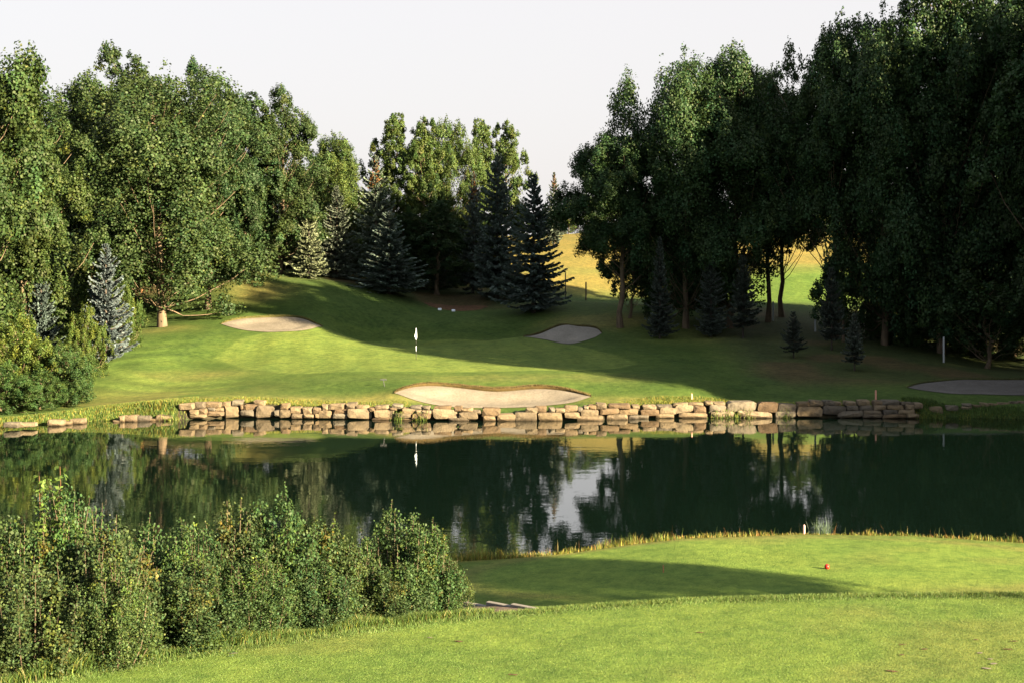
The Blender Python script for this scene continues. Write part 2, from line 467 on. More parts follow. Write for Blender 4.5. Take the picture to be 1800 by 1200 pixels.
def resample(pl, n):
    pl = np.array([(PX(a, d), d) for a, d, b in pl])
    # smooth the traced line, then walk it evenly
    s = np.r_[0, np.cumsum(np.hypot(*np.diff(pl, axis=0).T))]
    t = np.linspace(0, s[-1], n)
    q = np.c_[np.interp(t, s, pl[:, 0]), np.interp(t, s, pl[:, 1])]
    for _ in range(6):
        q[1:-1] = 0.25*q[:-2]+0.5*q[1:-1]+0.25*q[2:]
    return q
for b in bunk.values():
    b['B'] = resample(b['back'], 41); b['F'] = resample(b['front'], 41)
    b['poly'] = np.r_[b['B'], b['F'][::-1][1:-1]]

def poly_dist(x, y, poly):
    """signed distance, positive inside"""
    x = np.asarray(x, float).ravel(); y = np.asarray(y, float).ravel()
    out = np.full(len(x), -99.0)
    lo = poly.min(0)-3; hi = poly.max(0)+3
    idx = np.nonzero((x > lo[0]) & (x < hi[0]) & (y > lo[1]) & (y < hi[1]))[0]
    if len(idx) == 0: return out
    px, py = x[idx][:, None], y[idx][:, None]
    a = poly; b = np.roll(poly, -1, 0)
    ax, ay, bx, by = a[:, 0][None], a[:, 1][None], b[:, 0][None], b[:, 1][None]
    t = np.clip(((px-ax)*(bx-ax)+(py-ay)*(by-ay))/((bx-ax)**2+(by-ay)**2+1e-12), 0, 1)
    d = np.sqrt((px-ax-t*(bx-ax))**2+(py-ay-t*(by-ay))**2).min(1)
    cr = ((ay > py) != (by > py)) & (px < (bx-ax)*(py-ay)/(by-ay+1e-12)+ax)
    ins = cr.sum(1) % 2 == 1
    out[idx] = np.where(ins, d, -d)
    return out

def ground_z(x, y, drop=True):
    x = np.asarray(x, float); y = np.asarray(y, float)
    x, y = np.broadcast_arrays(x, y)
    zn = near_z(x, y)
    z = np.array(zn)
    far = y > 62
    if far.any():
        xf, yf = x[far], y[far]
        fz = far_z(xf, yf)
        fs = far_shore(xf)
        natural = sstep(PX(330, 87), PX(200, 87), xf)
        w0 = 0.15 + 0.0*xf; w1 = 0.75 + 1.6*natural + 2.4*sstep(PX(1600, 88), PX(1680, 88), xf)
        k = np.clip((yf-fs-w0+0.6*natural)/(w1-w0+0.6*natural), 0, 1); k = k*k*(3-2*k)
        zz = -1.2 + (fz+1.2)*k
        if drop:
            for b in bunk.values():
                dd = poly_dist(xf, yf, b['poly'])
                zz = zz - 0.45*sstep(0.25, 1.1, dd)
        # gentle rolling far away
        zz = zz + 0.10*(lattice_noise(xf, yf, 3, 9.0)-0.5)*sstep(99, 120, yf)
        z[far] = zz
    # pond bed stays below the water between the shores
    mid = (y > 44) & (y <= 62)
    z[mid & (y > 50)] = -1.2
    return z

def gz(x, y): return float(ground_z(np.array([x]), np.array([y]))[0])

def axis(parts):
    out = []
    for a, b, st in parts:
        out.append(np.arange(a, b, st))
    return np.concatenate(out)
ax = np.r_[-1500, -900, -500, -300, -200, -150, -120, -100, -85, -75, -68, axis([(-62, -40, 1.2), (-40, 40, 0.33), (40, 62, 1.2)]), 62, 68, 75, 85, 100, 120, 150, 200, 300, 500, 900, 1500]
ay = np.r_[-300, -150, -80, -40, axis([(-20, 20, 2.0), (20, 48, 0.3), (48, 80, 1.6), (80, 85, 0.5), (85, 99, 0.22), (99, 150, 0.4), (150, 260, 1.6)]), 260, 300, 400, 600, 1000, 1600, 2500]
GX, GY = np.meshgrid(ax, ay)
GZ = ground_z(GX, GY)
gx, gy, gzv = GX.ravel(), GY.ravel(), GZ.ravel()

# ---- turf colours by what grows there
GREEN = np.array((0.096, 0.124, 0.026)); FRINGE = np.array((0.056, 0.084, 0.017)); ROUGH = np.array((0.048, 0.074, 0.018))
FAIR = np.array((0.062, 0.090, 0.018)); GOLD = np.array((0.155, 0.118, 0.032)); DRY = np.array((0.155, 0.128, 0.040)); DIRT = np.array((0.035, 0.026, 0.018))
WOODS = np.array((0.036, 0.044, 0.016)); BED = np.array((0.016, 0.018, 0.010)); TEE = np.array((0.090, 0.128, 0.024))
col = np.tile(ROUGH, (len(gx), 1))
def blend(c, w):
    global col
    col = col*(1-w[:, None]) + np.asarray(c)*w[:, None]
far = (gy > 62)
n1 = lattice_noise(gx, gy, 11, 4.0); n2 = lattice_noise(gx, gy, 12, 1.5); n3 = lattice_noise(gx, gy, 13, 11.0); n4 = lattice_noise(gx, gy, 14, 0.7)
# mown surrounds in front of the trees
surround = far*sstep(PX(100, 95), PX(180, 95), gx)*(1-sstep(PX(1230, 105), PX(1330, 105), gx))*(1-sstep(124, 129, gy))
blend(np.array((0.046, 0.073, 0.0145)), surround*0.95)
# the green itself
green_poly = np.array([(PX(a, d), d) for a, d in [(382, 107), (430, 102), (520, 99), (640, 97.6), (760, 97.2), (880, 97.4), (1000, 98.4), (1080, 100.2), (1120, 103), (1080, 108), (1010, 114), (930, 119), (820, 122), (700, 123), (600, 121.5), (500, 116), (420, 111.5)]])
gd = poly_dist(gx, gy, green_poly)
# distance outside the green, also far from it
gdw = np.where(gd > -90, gd, -np.hypot((gx-PX(700, 108))/1.0, gy-108)+12)
apron = sstep(PX(175, 98), PX(240, 98), gx)*(1-sstep(PX(400, 104), PX(480, 104), gx))*sstep(90, 92.5, gy)*(1-sstep(105.5, 109, gy))*far
blend(FAIR*1.12, apron*0.95)
ex = (gx-PX(470, 104))/9.6; ey = (gy-102.5)/4.3; el = np.hypot(ex, ey)+0.06*(n1-0.5)
arcz = (ex < 0.15)*sstep(0.9, 1.0, el)*(1-sstep(2.0, 2.3, el))*sstep(0.15, -0.25, ex)*far
arc = 0.5+0.5*np.sin(el*14.0+1.0)
blend(ROUGH*0.9, sstep(0.7, 0.98, arc)*arcz*0.75*sstep(0.12, 0.45, n3*0.6+n1*0.5))
blend(FAIR*1.45, sstep(0.6, 0.95, 1-arc)*arcz*0.5)
blend(FRINGE*0.95, sstep(-2.6, -2.0, gd))
blend(ROUGH*0.9, np.exp(-((gd+2.9)/0.35)**2)*0.6)
band = 0.5+0.5*np.sin(gdw*1.1+0.9*n3)
blend(np.array((0.038, 0.062, 0.013)), sstep(0.45, 0.8, band)*surround*(gd < -3.2)*(1-apron)*0.6)
gstripe = 0.5+0.5*np.sign(np.sin((gx+0.12*gy)*2.4))
gcol = GREEN*(0.96+0.08*gstripe[:, None])
w = sstep(-0.3, 0.1, gd)
col = col*(1-w[:, None])+gcol*w[:, None]
# dry patches on mounds and around bunkers
for a, d, rx, ry, s in [(270, 93, 7, 3.5, .5), (340, 100, 4, 1.6, .5), (450, 131, 3.0, 3.0, .95), (460, 128, 2.2, 2.2, .7), (1100, 124, 5, 3, .6), (1050, 124, 4, 2.5, .5), (1010, 126, 3, 2, .4), (1300, 118, 7, 5, .45),
                        (1420, 108, 6, 4, .4), (870, 95, 7, 1.2, .3), (1060, 95.5, 5, 1.5, .25), (290, 116, 2.5, 2.0, .5), (400, 90, 12, 1.1, .6), (560, 89.6, 9, .8, .75), (1130, 90, 8, .9, .6), (1300, 90, 7, .8, .5), (1500, 100, 5, 4, .3)]:
    r = ((gx-PX(a, d))/rx)**2+((gy-d)/ry)**2
    blend(DRY, far*np.exp(-r)*s*sstep(0.15, 0.7, n1*0.6+n2*0.4+0.15))
# woodland floor, right side and under the trees
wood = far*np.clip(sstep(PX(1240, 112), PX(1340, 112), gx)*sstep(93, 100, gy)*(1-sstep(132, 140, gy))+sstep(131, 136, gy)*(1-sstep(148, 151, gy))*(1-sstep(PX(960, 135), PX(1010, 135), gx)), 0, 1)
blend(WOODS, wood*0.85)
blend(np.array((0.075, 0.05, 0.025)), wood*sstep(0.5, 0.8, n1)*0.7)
# golden hayfield on the hill
hay = far*sstep(148, 153, gy)
blend(GOLD, hay)
blend(np.array((0.12, 0.13, 0.035)), hay*sstep(0.55, 0.8, lattice_noise(gx*0.25, gy, 21, 5.0))*0.55)
# bright strip of meadow below the hayfield on the right
blend(np.array((0.075, 0.115, 0.022)), far*sstep(139, 141, gy)*(1-sstep(151, 158, gy))*sstep(PX(1250, 145), PX(1300, 145), gx))
# near bank: tees, collars, dry ring
near = (~far)
te = tee_edge(gx)
blend(ROUGH*1.15, near*1.0)
blend(TEE, near*sstep(0.35, -0.25, gy-te))
blend(np.array((0.076, 0.110, 0.021)), near*sstep(2.6, 3.4, gy-te))
ftee = ((gx-7.6)/8.6)**2+((gy-40.2)/3.7)**2
blend(TEE*1.08, near*sstep(1.08, 0.92, ftee))
blend(DRY*1.05, near*np.exp(-((ftee-1.12)/0.13)**2)*0.55*sstep(0.3, 0.7, n1+0.1)*(gy > te+3))
blend(DRY*0.9, near*sstep(0.62, 0.85, n2*.5+n1*.5)*0.30*(gy < 45))
blend(DRY, near*np.exp(-((gy-36.6)/0.8)**2)*sstep(9, 13, gx)*0.5)
blend(GOLD*0.8, near*sstep(-1.9, -1.1, gy-near_shore(gx))*0.7)
# pond bed
blend(BED, ((gzv < 0.02)).astype(float))
# steep earth bank behind the stone wall
bankw = far*(gy < far_shore(gx)+0.85)*(gx > PX(310, 87))*(gx < PX(1640, 87))
blend(DIRT, bankw.astype(float)*0.9)
col *= (0.9+0.2*n4)[:, None]
nx, ny = len(ax), len(ay)
I = np.arange(nx*ny).reshape(ny, nx)
F = np.stack([I[:-1, :-1], I[:-1, 1:], I[1:, 1:], I[1:, :-1]], -1).reshape(-1, 4)
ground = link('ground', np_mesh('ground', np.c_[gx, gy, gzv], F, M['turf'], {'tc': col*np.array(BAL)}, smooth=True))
tag(ground, kind='structure')

# ------------------------------------------------------------------ pond
wv = []
xs = np.linspace(-300, 300, 61)
V = np.r_[np.c_[xs, np.full(61, 30.0), np.zeros(61)], np.c_[xs, np.full(61, 95.0), np.zeros(61)]]
Fw = np.array([(i, i+1, 61+i+1, 61+i) for i in range(60)])
tag(link('water', np_mesh('water', V, Fw, M['water'])), kind='structure')

# ------------------------------------------------------------------ bunkers
def blades_mesh(name, P, h, w, c, lean=0.35, mat=None, dirv=None, seg=1):
    """one triangle (or bent pair) per grass blade"""
    n = len(P); r = np.random.default_rng(len(P)+int(1000*abs(P[0, 0])))
    th = r.random(n)*2*np.pi
    side = np.c_[np.cos(th), np.sin(th), np.zeros(n)]*(w*(0.7+0.6*r.random(n)))[:, None]
    ph = r.random(n)*2*np.pi; L = lean*r.random(n)
    tip = np.c_[np.cos(ph)*L, np.sin(ph)*L, np.ones(n)]*h[:, None]
    if dirv is not None: tip = tip + np.asarray(dirv)[None]*h[:, None]
    if seg == 1:
        V = np.stack([P-side, P+side, P+tip], 1).reshape(-1, 3)
        F = np.arange(3*n).reshape(n, 3); cc = np.repeat(c, 3, 0)
    else:
        mid = tip*0.55; mid[:, :2] *= 0.45
        V = np.stack([P-side, P+side, P+mid+side*0.7, P+mid-side*0.7, P+tip], 1).reshape(-1, 3)
        b = np.arange(n)*5
        F = np.concatenate([np.c_[b, b+1, b+2], np.c_[b, b+2, b+3], np.c_[b+3, b+2, b+4]]); cc = np.repeat(c, 5, 0)
    return np_mesh(name, V, F, mat or M['blade'], {'lc': cc})

def bunker(key, name, label, mat, lip_col, lip_h):
    b = bunk[key]; B, Fr = b['B'], b['F']; n, m = 41, 15
    t = np.linspace(0, 1, m)
    XY = B[None]*(1-t)[:, None, None] + Fr[None]*t[:, None, None]
    x, y = XY[..., 0].ravel(), XY[..., 1].ravel()
    dd = np.maximum(poly_dist(x, y, b['poly']), 0)
    z = ground_z(x, y, drop=False) + 0.035 - 0.22*sstep(0.5, 1.6, dd)
    z += 0.03*(lattice_noise(x, y, 5, 0.6)-0.5)*sstep(0.1, 0.5, dd)
    I = np.arange(n*m).reshape(m, n)
    F = np.stack([I[:-1, :-1], I[1:, :-1], I[1:, 1:], I[:-1, 1:]], -1).reshape(-1, 4)
    root = empty(name, (0, 0, 0)); tag(root, label, 'bunker', 'sand bunkers around the green')
    link('sand', np_mesh('sand', np.c_[x, y, z], F, mat, smooth=True), root)
    # turf roll along the back edge
    zb = ground_z(B[:, 0], B[:, 1], drop=False)
    k = np.sin(np.linspace(0, np.pi, n))**0.5*lip_h*(0.8+0.4*lattice_noise(np.arange(n)*1.0, np.zeros(n), 9, 2.0))
    rows = []
    for off, hh in ((-0.10, -0.05), (-0.12, 0.55), (0.0, 1.0), (0.30, 0.9), (0.9, -0.05)):
        yy = B[:, 1]+off; rows.append(np.c_[B[:, 0], yy, ground_z(B[:, 0], yy, drop=False)*(1 if off > .3 else 0)+(zb if off <= .3 else 0)+hh*k+0.03])
    R = np.concatenate(rows); I = np.arange(n*5).reshape(5, n)
    F = np.stack([I[:-1, :-1], I[:-1, 1:], I[1:, 1:], I[1:, :-1]], -1).reshape(-1, 4)
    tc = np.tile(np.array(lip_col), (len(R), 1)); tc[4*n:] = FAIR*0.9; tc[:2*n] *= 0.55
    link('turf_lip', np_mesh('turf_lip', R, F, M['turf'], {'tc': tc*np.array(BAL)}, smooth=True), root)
    r = np.random.default_rng(3); N_ = 2600
    u = r.random(N_)*(n-1); i = u.astype(int); f = (u-i)[:, None]
    P = rows[2][i]*(1-f)+rows[2][np.minimum(i+1, n-1)]*f; P[:, 1] += (r.random(N_)-0.35)*0.25
    P[:, 2] -= 0.03
    c = np.array(lip_col)*(0.7+0.7*r.random(N_))[:, None]
    o = link('grass', blades_mesh('lip_grass', P, 0.06+0.10*r.random(N_), np.full(N_, .015), c, 0.8), root); o['kind'] = 'stuff'
    return root
bunker('front', 'sand_bunker', 'wide pale sand bunker with wavy brown lip directly above the stone wall', M['sand'], (0.098, 0.064, 0.024), 0.20)
bunker('left', 'sand_bunker', 'oval sand bunker half in shade on the slope beside the big poplar', M['sand'], (0.12, 0.10, 0.03), 0.10)
bunker('right', 'sand_bunker', 'small shaded sand bunker behind the green below the dry mound', M['grey_sand'], (0.09, 0.07, 0.025), 0.10)
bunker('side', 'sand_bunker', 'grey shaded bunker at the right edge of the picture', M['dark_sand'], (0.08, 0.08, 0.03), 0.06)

# ------------------------------------------------------------------ stone walls
def hull_stone(name, sx, sy, sz, seed):
    """angular rounded fieldstone with about 60 triangles"""
    import bmesh
    r = random.Random(seed); bm = bmesh.new()
    pts = []
    for cx in (-1, 1):
        for cy in (-1, 1):
            for cz in (-1, 1):
                u = lambda a_=.03, b_=.26: r.uniform(a_, b_)
                pts.append((cx*(1-u(.10, .34)), cy*(1-u()), cz*(1-u(0, .10))))
                pts.append((cx*(1-u(0, .07)), cy*(1-u()), cz*(1-u(.16, .50))))
    for q in range(5):
        pts.append((r.uniform(-.7, .7), -1-r.uniform(.0, .12), r.uniform(-.5, .5)))
    pts = [(p[0]*sx/2, p[1]*sy/2, p[2]*sz/2) for p in pts]
    sh = r.uniform(-.16, .16); tp = r.uniform(-.14, .14)
    for p in pts:
        bm.verts.new((p[0]+p[2]*sh*sx/sz*0.5, p[1], p[2]*(1+tp*p[0]/sx*2)))
    bmesh.ops.convex_hull(bm, input=bm.verts)
    me = bpy.data.meshes.new(name)
    bm.to_mesh(me); bm.free(); me.materials.append(M['stone'])
    return me

def crop(ox, oy, s, L): return [(ox+a/s, oy+b/s, ox+c/s, oy+d/s) for a, b, c, d in L]
S = 1800/280.0
main = crop(280, 690, S, [(215,120,385,190),(335,195,435,255),(395,105,510,185),(440,180,535,240),(515,105,695,165),(540,168,625,205),(620,168,722,208),(540,210,725,262),(705,100,815,160),(820,85,940,140),(725,150,895,278),(955,130,1110,205),(915,140,955,190),(915,195,1070,262),(1065,90,1190,145),(1090,150,1290,275),(1290,195,1355,265),(1365,120,1470,195),(1360,195,1485,280),(1465,160,1610,235),(1490,235,1620,285),(1615,165,1740,240),(1625,240,1750,285),(1735,165,1830,235),(1755,235,1805,285),(340,245,520,285)])
main += crop(560, 690, S, [(0,205,150,290),(35,130,110,205),(110,125,300,190),(165,185,320,245),(155,235,330,290),(305,115,430,182),(320,180,600,290),(425,140,565,195),(565,165,640,215),(640,140,800,198),(620,195,855,280),(825,130,950,180),(800,165,880,200),(940,175,1090,245),(860,230,1045,285),(1030,145,1165,190),(1090,195,1165,230),(1055,230,1275,300),(1170,150,1260,200),(1160,195,1290,235),(1300,150,1500,200),(1285,190,1570,295),(1530,150,1620,215),(1615,175,1745,220),(1585,215,1800,305),(1470,280,1700,325),(600,282,850,325),(890,288,1080,322),(1745,195,1840,240)])
main += crop(840, 690, S, [(45,170,255,270),(55,265,200,322),(215,240,420,325),(420,220,670,325),(540,165,680,230),(640,150,780,225),(680,222,960,325),(800,170,870,225),(870,175,990,230),(975,145,1130,215),(980,220,1155,285),(1130,165,1190,222),(1160,190,1365,262),(1120,260,1420,326),(1195,150,1250,190),(1250,140,1340,188),(1335,120,1460,182),(1380,180,1595,245),(1450,245,1695,328),(1475,130,1730,178),(1600,180,1815,250),(1740,140,1830,180),(1700,250,1815,320)])
main += crop(1120, 680, S, [(0,318,135,365),(65,200,220,255),(45,255,255,322),(215,200,400,240),(260,230,450,310),(210,300,420,355),(410,180,580,215),(425,205,635,290),(580,175,750,210),(640,210,780,300),(475,290,800,355),(770,160,860,205),(860,170,1000,204),(820,200,1010,280),(835,275,1100,350),(1020,165,1350,280),(1365,170,1595,280),(1140,270,1530,352),(1595,190,1800,280),(1565,278,1795,350)])
main += crop(1380, 680, S, [(140,165,285,235),(280,150,440,215),(140,225,430,335),(430,215,695,312),(560,165,640,210),(680,160,805,212),(700,210,830,268),(830,145,965,210),(845,208,990,268),(600,272,890,340),(890,262,1095,312),(1010,155,1110,210),(1010,205,1155,262),(1100,150,1300,205),(1155,205,1345,267),(1110,255,1275,315),(1290,258,1470,314),(1320,170,1460,210),(1360,195,1460,262),(1460,180,1560,245),(1380,302,1525,358),(440,150,560,216),(880,305,1110,352),(1110,308,1390,355)])
edge_r = crop(1580, 640, 1800/220.0, [(430,610,640,710),(690,590,870,675),(900,605,1060,655),(930,565,1060,612),(1070,580,1190,632),(1190,555,1310,612),(1090,628,1210,678),(1210,608,1340,664),(1300,560,1430,612),(1420,550,1605,607),(1350,600,1520,650),(1610,535,1740,592),(1745,530,1850,587),(1540,598,1640,632)])
edge_l = crop(0, 640, 1800/320.0, [(30,575,180,622),(180,580,335,622),(460,550,620,612),(615,568,690,608),(690,540,825,598),(1110,555,1175,592),(1170,510,1230,577),(1225,505,1350,577),(1345,510,1480,577),(1470,540,1530,582),(1535,505,1690,572),(90,590,180,628),(1620,410,1720,500)])
def wall(name, label, rects, dist, base, group=None):
    root = empty(name, base); tag(root, label, 'stone wall', group)
    for i, (x0, y0, x1, y1) in enumerate(rects):
        xm = (x0+x1)/2
        d = dist(xm, (y0+y1)/2)
        w = (x1-x0)*d/FOC*1.01; h = (y1-y0)*d/FOC*1.05
        dep = min(max(0.75, w*0.55), 1.2)
        o = link('stone', hull_stone('stone', w, dep, h, i*13+len(rects)), root)
        o.location = (PX(xm, d)-base[0], d+dep/2-base[1], PZ((y0+y1)/2, d)-base[2])
        o.rotation_euler = (random.uniform(-.06, .06), random.uniform(-.05, .05), random.uniform(-.07, .07))
    return root
def main_d(px, py):
    d0 = float(far_shore(PX(px, 87.5))); wl = HOR+CAMZ*FOC/d0
    return d0 + 0.10 + max(0, (wl-py-8))*0.011
wall('stone_wall', 'long dry-laid retaining wall of tan boulders along the far water edge', main, main_d, (PX(950, 87.5), 87.5, 0.0))
wall('stone_wall', 'low curved row of shaded stones set back in grass at the right', edge_r, lambda px, py: 89.2, (PX(1740, 89.2), 89.2, 0.3))
wall('stone_edging', 'loose weathered shoreline rocks below the leafy left bank', edge_l, lambda px, py: float(far_shore(PX(px, 86)))+(0.1 if py > 735 else 0.9), (PX(150, 85), 85, 0.0))

# ------------------------------------------------------------------ foliage builders
def leaf_quads(P, Nrm, size, r, aspect=0.8):
    n = len(P)
    Nrm = Nrm/np.linalg.norm(Nrm, axis=1, keepdims=True)
    a = r.normal(size=(n, 3)); a -= (a*Nrm).sum(1, keepdims=True)*Nrm
    a /= np.linalg.norm(a, axis=1, keepdims=True)
    b = np.cross(Nrm, a)
    s = size[:, None]
    V = np.stack([P-a*s*0.5, P+b*s*0.5*aspect, P+a*s*0.5, P-b*s*0.5*aspect], 1)
    V[:, 1] += Nrm*s*0.08; V[:, 3] += Nrm*s*0.08
    return V.reshape(-1, 3), np.arange(4*n).reshape(n, 4)

def leaf_colors(n, r, clump_id, nclump, spread=0.26, warm=0.025):
    cv = np.exp(r.normal(0, spread, nclump))[clump_id]*np.exp(r.normal(0, 0.13, n))
    hue = r.normal(0, 0.10, nclump)[clump_id] + r.normal(0, 0.06, n)
    c = np.c_[cv*(1+hue), cv, cv*(1-hue*0.8)]
    y = r.random(n) < warm
    c[y] *= np.array((1.6, 1.25, 0.7))
    return np.clip(c, 0.2, 3.0)

def limb_path(p0, p1, bow, r, k=6):
    t = np.linspace(0, 1, k)
    p0 = np.array(p0); p1 = np.array(p1)
    q = p0[None]*(1-t)[:, None]+p1[None]*t[:, None]
    q[:, 2] -= np.sin(t*np.pi)*bow
    q[1:-1] += r.normal(0, 0.10, (k-2, 3))
    return q

def make_poplar(seed, H=22.0, R=5.6, base=0.07, nleaf=110000, leaf=0.185, nb=60, ntip=9, tipw=0.55, trunk_r=0.25, mat='poplar', belly=0.38, fill=0.08, gap=0.74, brange=(0.17, 0.38), sprays=17):
    """crown of separate leafy billows on an ovoid envelope with several pointed tips"""
    r = np.random.default_rng(seed)
    zb = H*base
    def env(t):
        return R*math.sqrt(max(0.03, 1-((t-belly)/(1.03-belly))**2)) if t > belly else R*math.sqrt(max(0.05, 1-((belly-t)/(belly+0.16))**2))
    sway = [(r.random()*6.28, r.uniform(0.08, 0.20), r.integers(2, 5)) for _ in range(3)]
    C_, A_, E_ = [], [], []            # centres, radii, vertical stretch
    for i in range(nb):
        t = float(np.clip(((i+0.5)/nb)**0.92*0.86+0.03+r.normal(0, 0.035), 0.0, 0.95)); th = i*2.39996+r.normal(0, 0.45)
        e = env(t)*(1+sum(a_*math.sin(k_*th+p_+t*4) for p_, a_, k_ in sway))
        br = R*r.uniform(*brange)*(1.0 if t < 0.7 else 0.85)
        q = max(0.15*R, e-br*gap)*r.uniform(0.82, 1.05)
        C_.append((q*math.cos(th), q*math.sin(th), zb+t*(H-zb)+r.normal(0, 0.3))); A_.append(br); E_.append(r.uniform(0.8, 1.2))
    for i in range(ntip):
        th = i*2.39996+r.random(); q = R*tipw*math.sqrt(i/max(1, ntip-1))*r.uniform(0.75, 1.1)
        z = H*(1-0.20*(q/(R*tipw+1e-6))**1.5*r.uniform(0.6, 1.2)) if i else H
        br = R*r.uniform(0.11, 0.19); st = r.uniform(2.0, 3.0)
        C_.append((q*math.cos(th), q*math.sin(th), z-br*st)); A_.append(br); E_.append(st)
        C_.append((q*0.9*math.cos(th), q*0.9*math.sin(th), z-br*st*2.1)); A_.append(br*1.5); E_.append(1.4)
    C_ = np.array(C_); A_ = np.array(A_); E_ = np.array(E_)
    n1 = int(nleaf*(1-fill))
    # every billow carries a shell of small leaf sprays; the leaves sit in the sprays
    SC, SR, SI, SD = [], [], [], []
    for i in range(len(C_)):
        m_ = max(7, int(sprays*(A_[i]/1.5)**2*E_[i]))
        dv = r.normal(size=(m_, 3)); o_ = C_[i]*np.array((1, 1, 0)); o_ = o_/(np.linalg.norm(o_)+0.5)
        dv += o_*0.55+np.array((0, 0, 0.30)); dv /= np.linalg.norm(dv, axis=1, keepdims=True)
        q_ = A_[i]*r.uniform(0.55, 1.08, m_)
        tp = np.where(dv[:, 2] > 0, 1-0.30*dv[:, 2], 1.0)
        SC.append(C_[i]+dv*np.c_[q_*tp, q_*tp, q_*E_[i]]); SR.append(A_[i]*r.uniform(0.20, 0.42, m_)); SI.append(np.full(m_, i)); SD.append(dv)
    SC = np.concatenate(SC); SR = np.concatenate(SR); SI = np.concatenate(SI); SD = np.concatenate(SD)
    w_ = SR**2*r.uniform(0.6, 1.4, len(SR)); w_ /= w_.sum()
    k = r.choice(len(SC), n1, p=w_)
    dv = r.normal(size=(n1, 3)); dv /= np.linalg.norm(dv, axis=1, keepdims=True)
    rad_ = SR[k]*(0.25+0.80*r.random(n1)**0.6)
    tp = np.where(dv[:, 2] > 0, 1-0.5*dv[:, 2], 1.0)
    Lp = SC[k]+dv*np.c_[rad_*tp, rad_*tp, rad_*np.where(dv[:, 2] > 0, 1.9, 0.9)]+r.normal(size=(n1, 3))*0.05
    nn = dv*0.45+SD[k]*0.55+r.normal(size=(n1, 3))*0.5+np.array((0, 0, 0.12))
    n2 = nleaf-n1
    t = r.random(n2)**0.8; th = r.random(n2)*6.28
    e = np.array([env(v) for v in t])*np.sqrt(r.random(n2))*0.72
    Lp = np.r_[Lp, np.c_[e*np.cos(th), e*np.sin(th), zb+t*(H-zb)*0.92]]; nn = np.r_[nn, r.normal(size=(n2, 3))]
    k = np.r_[k, r.integers(0, len(SC), n2)]
    V, F = leaf_quads(Lp, nn, leaf*r.uniform(0.65, 1.25, nleaf), r, 0.9)
    lc = leaf_colors(nleaf, r, k, len(SC), 0.17)
    crown = np_mesh('crown', V, F, M[mat], {'lc': np.repeat(lc, 4, 0)})
    mb = MB()
    top = H*0.84
    zs = np.linspace(0, top, 12)
    wob = np.cumsum(r.normal(0, 0.12, (12, 2)), 0); wob -= wob[0]
    tr = [(wob[i, 0], wob[i, 1], zs[i]) for i in range(12)]
    rad = [trunk_r*(1-0.9*z/top)**0.9+0.03 for z in zs]; rad[0] *= 1.35
    mb.tube([(0, 0, -0.6)]+tr, [trunk_r*1.6]+rad, 9)
    for c, a_ in zip(C_, A_):
        hq = math.hypot(c[0], c[1])
        zz = max(c[2]-hq*r.uniform(0.9, 1.5), H*0.07); i = int(np.clip(np.searchsorted(zs, zz)-1, 0, 10))
        path = limb_path((tr[i][0], tr[i][1], zz), tuple(c), 0.10*hq, r)
        r0 = min(rad[i]*0.5, trunk_r*r.uniform(0.12, 0.26))
        mb.tube(path, np.linspace(r0, 0.02, len(path)), 5, False)
    trunk = mb.mesh('trunk', M['bark'], True)
    return dict(crown=crown, trunk=trunk, H=H, R=R)

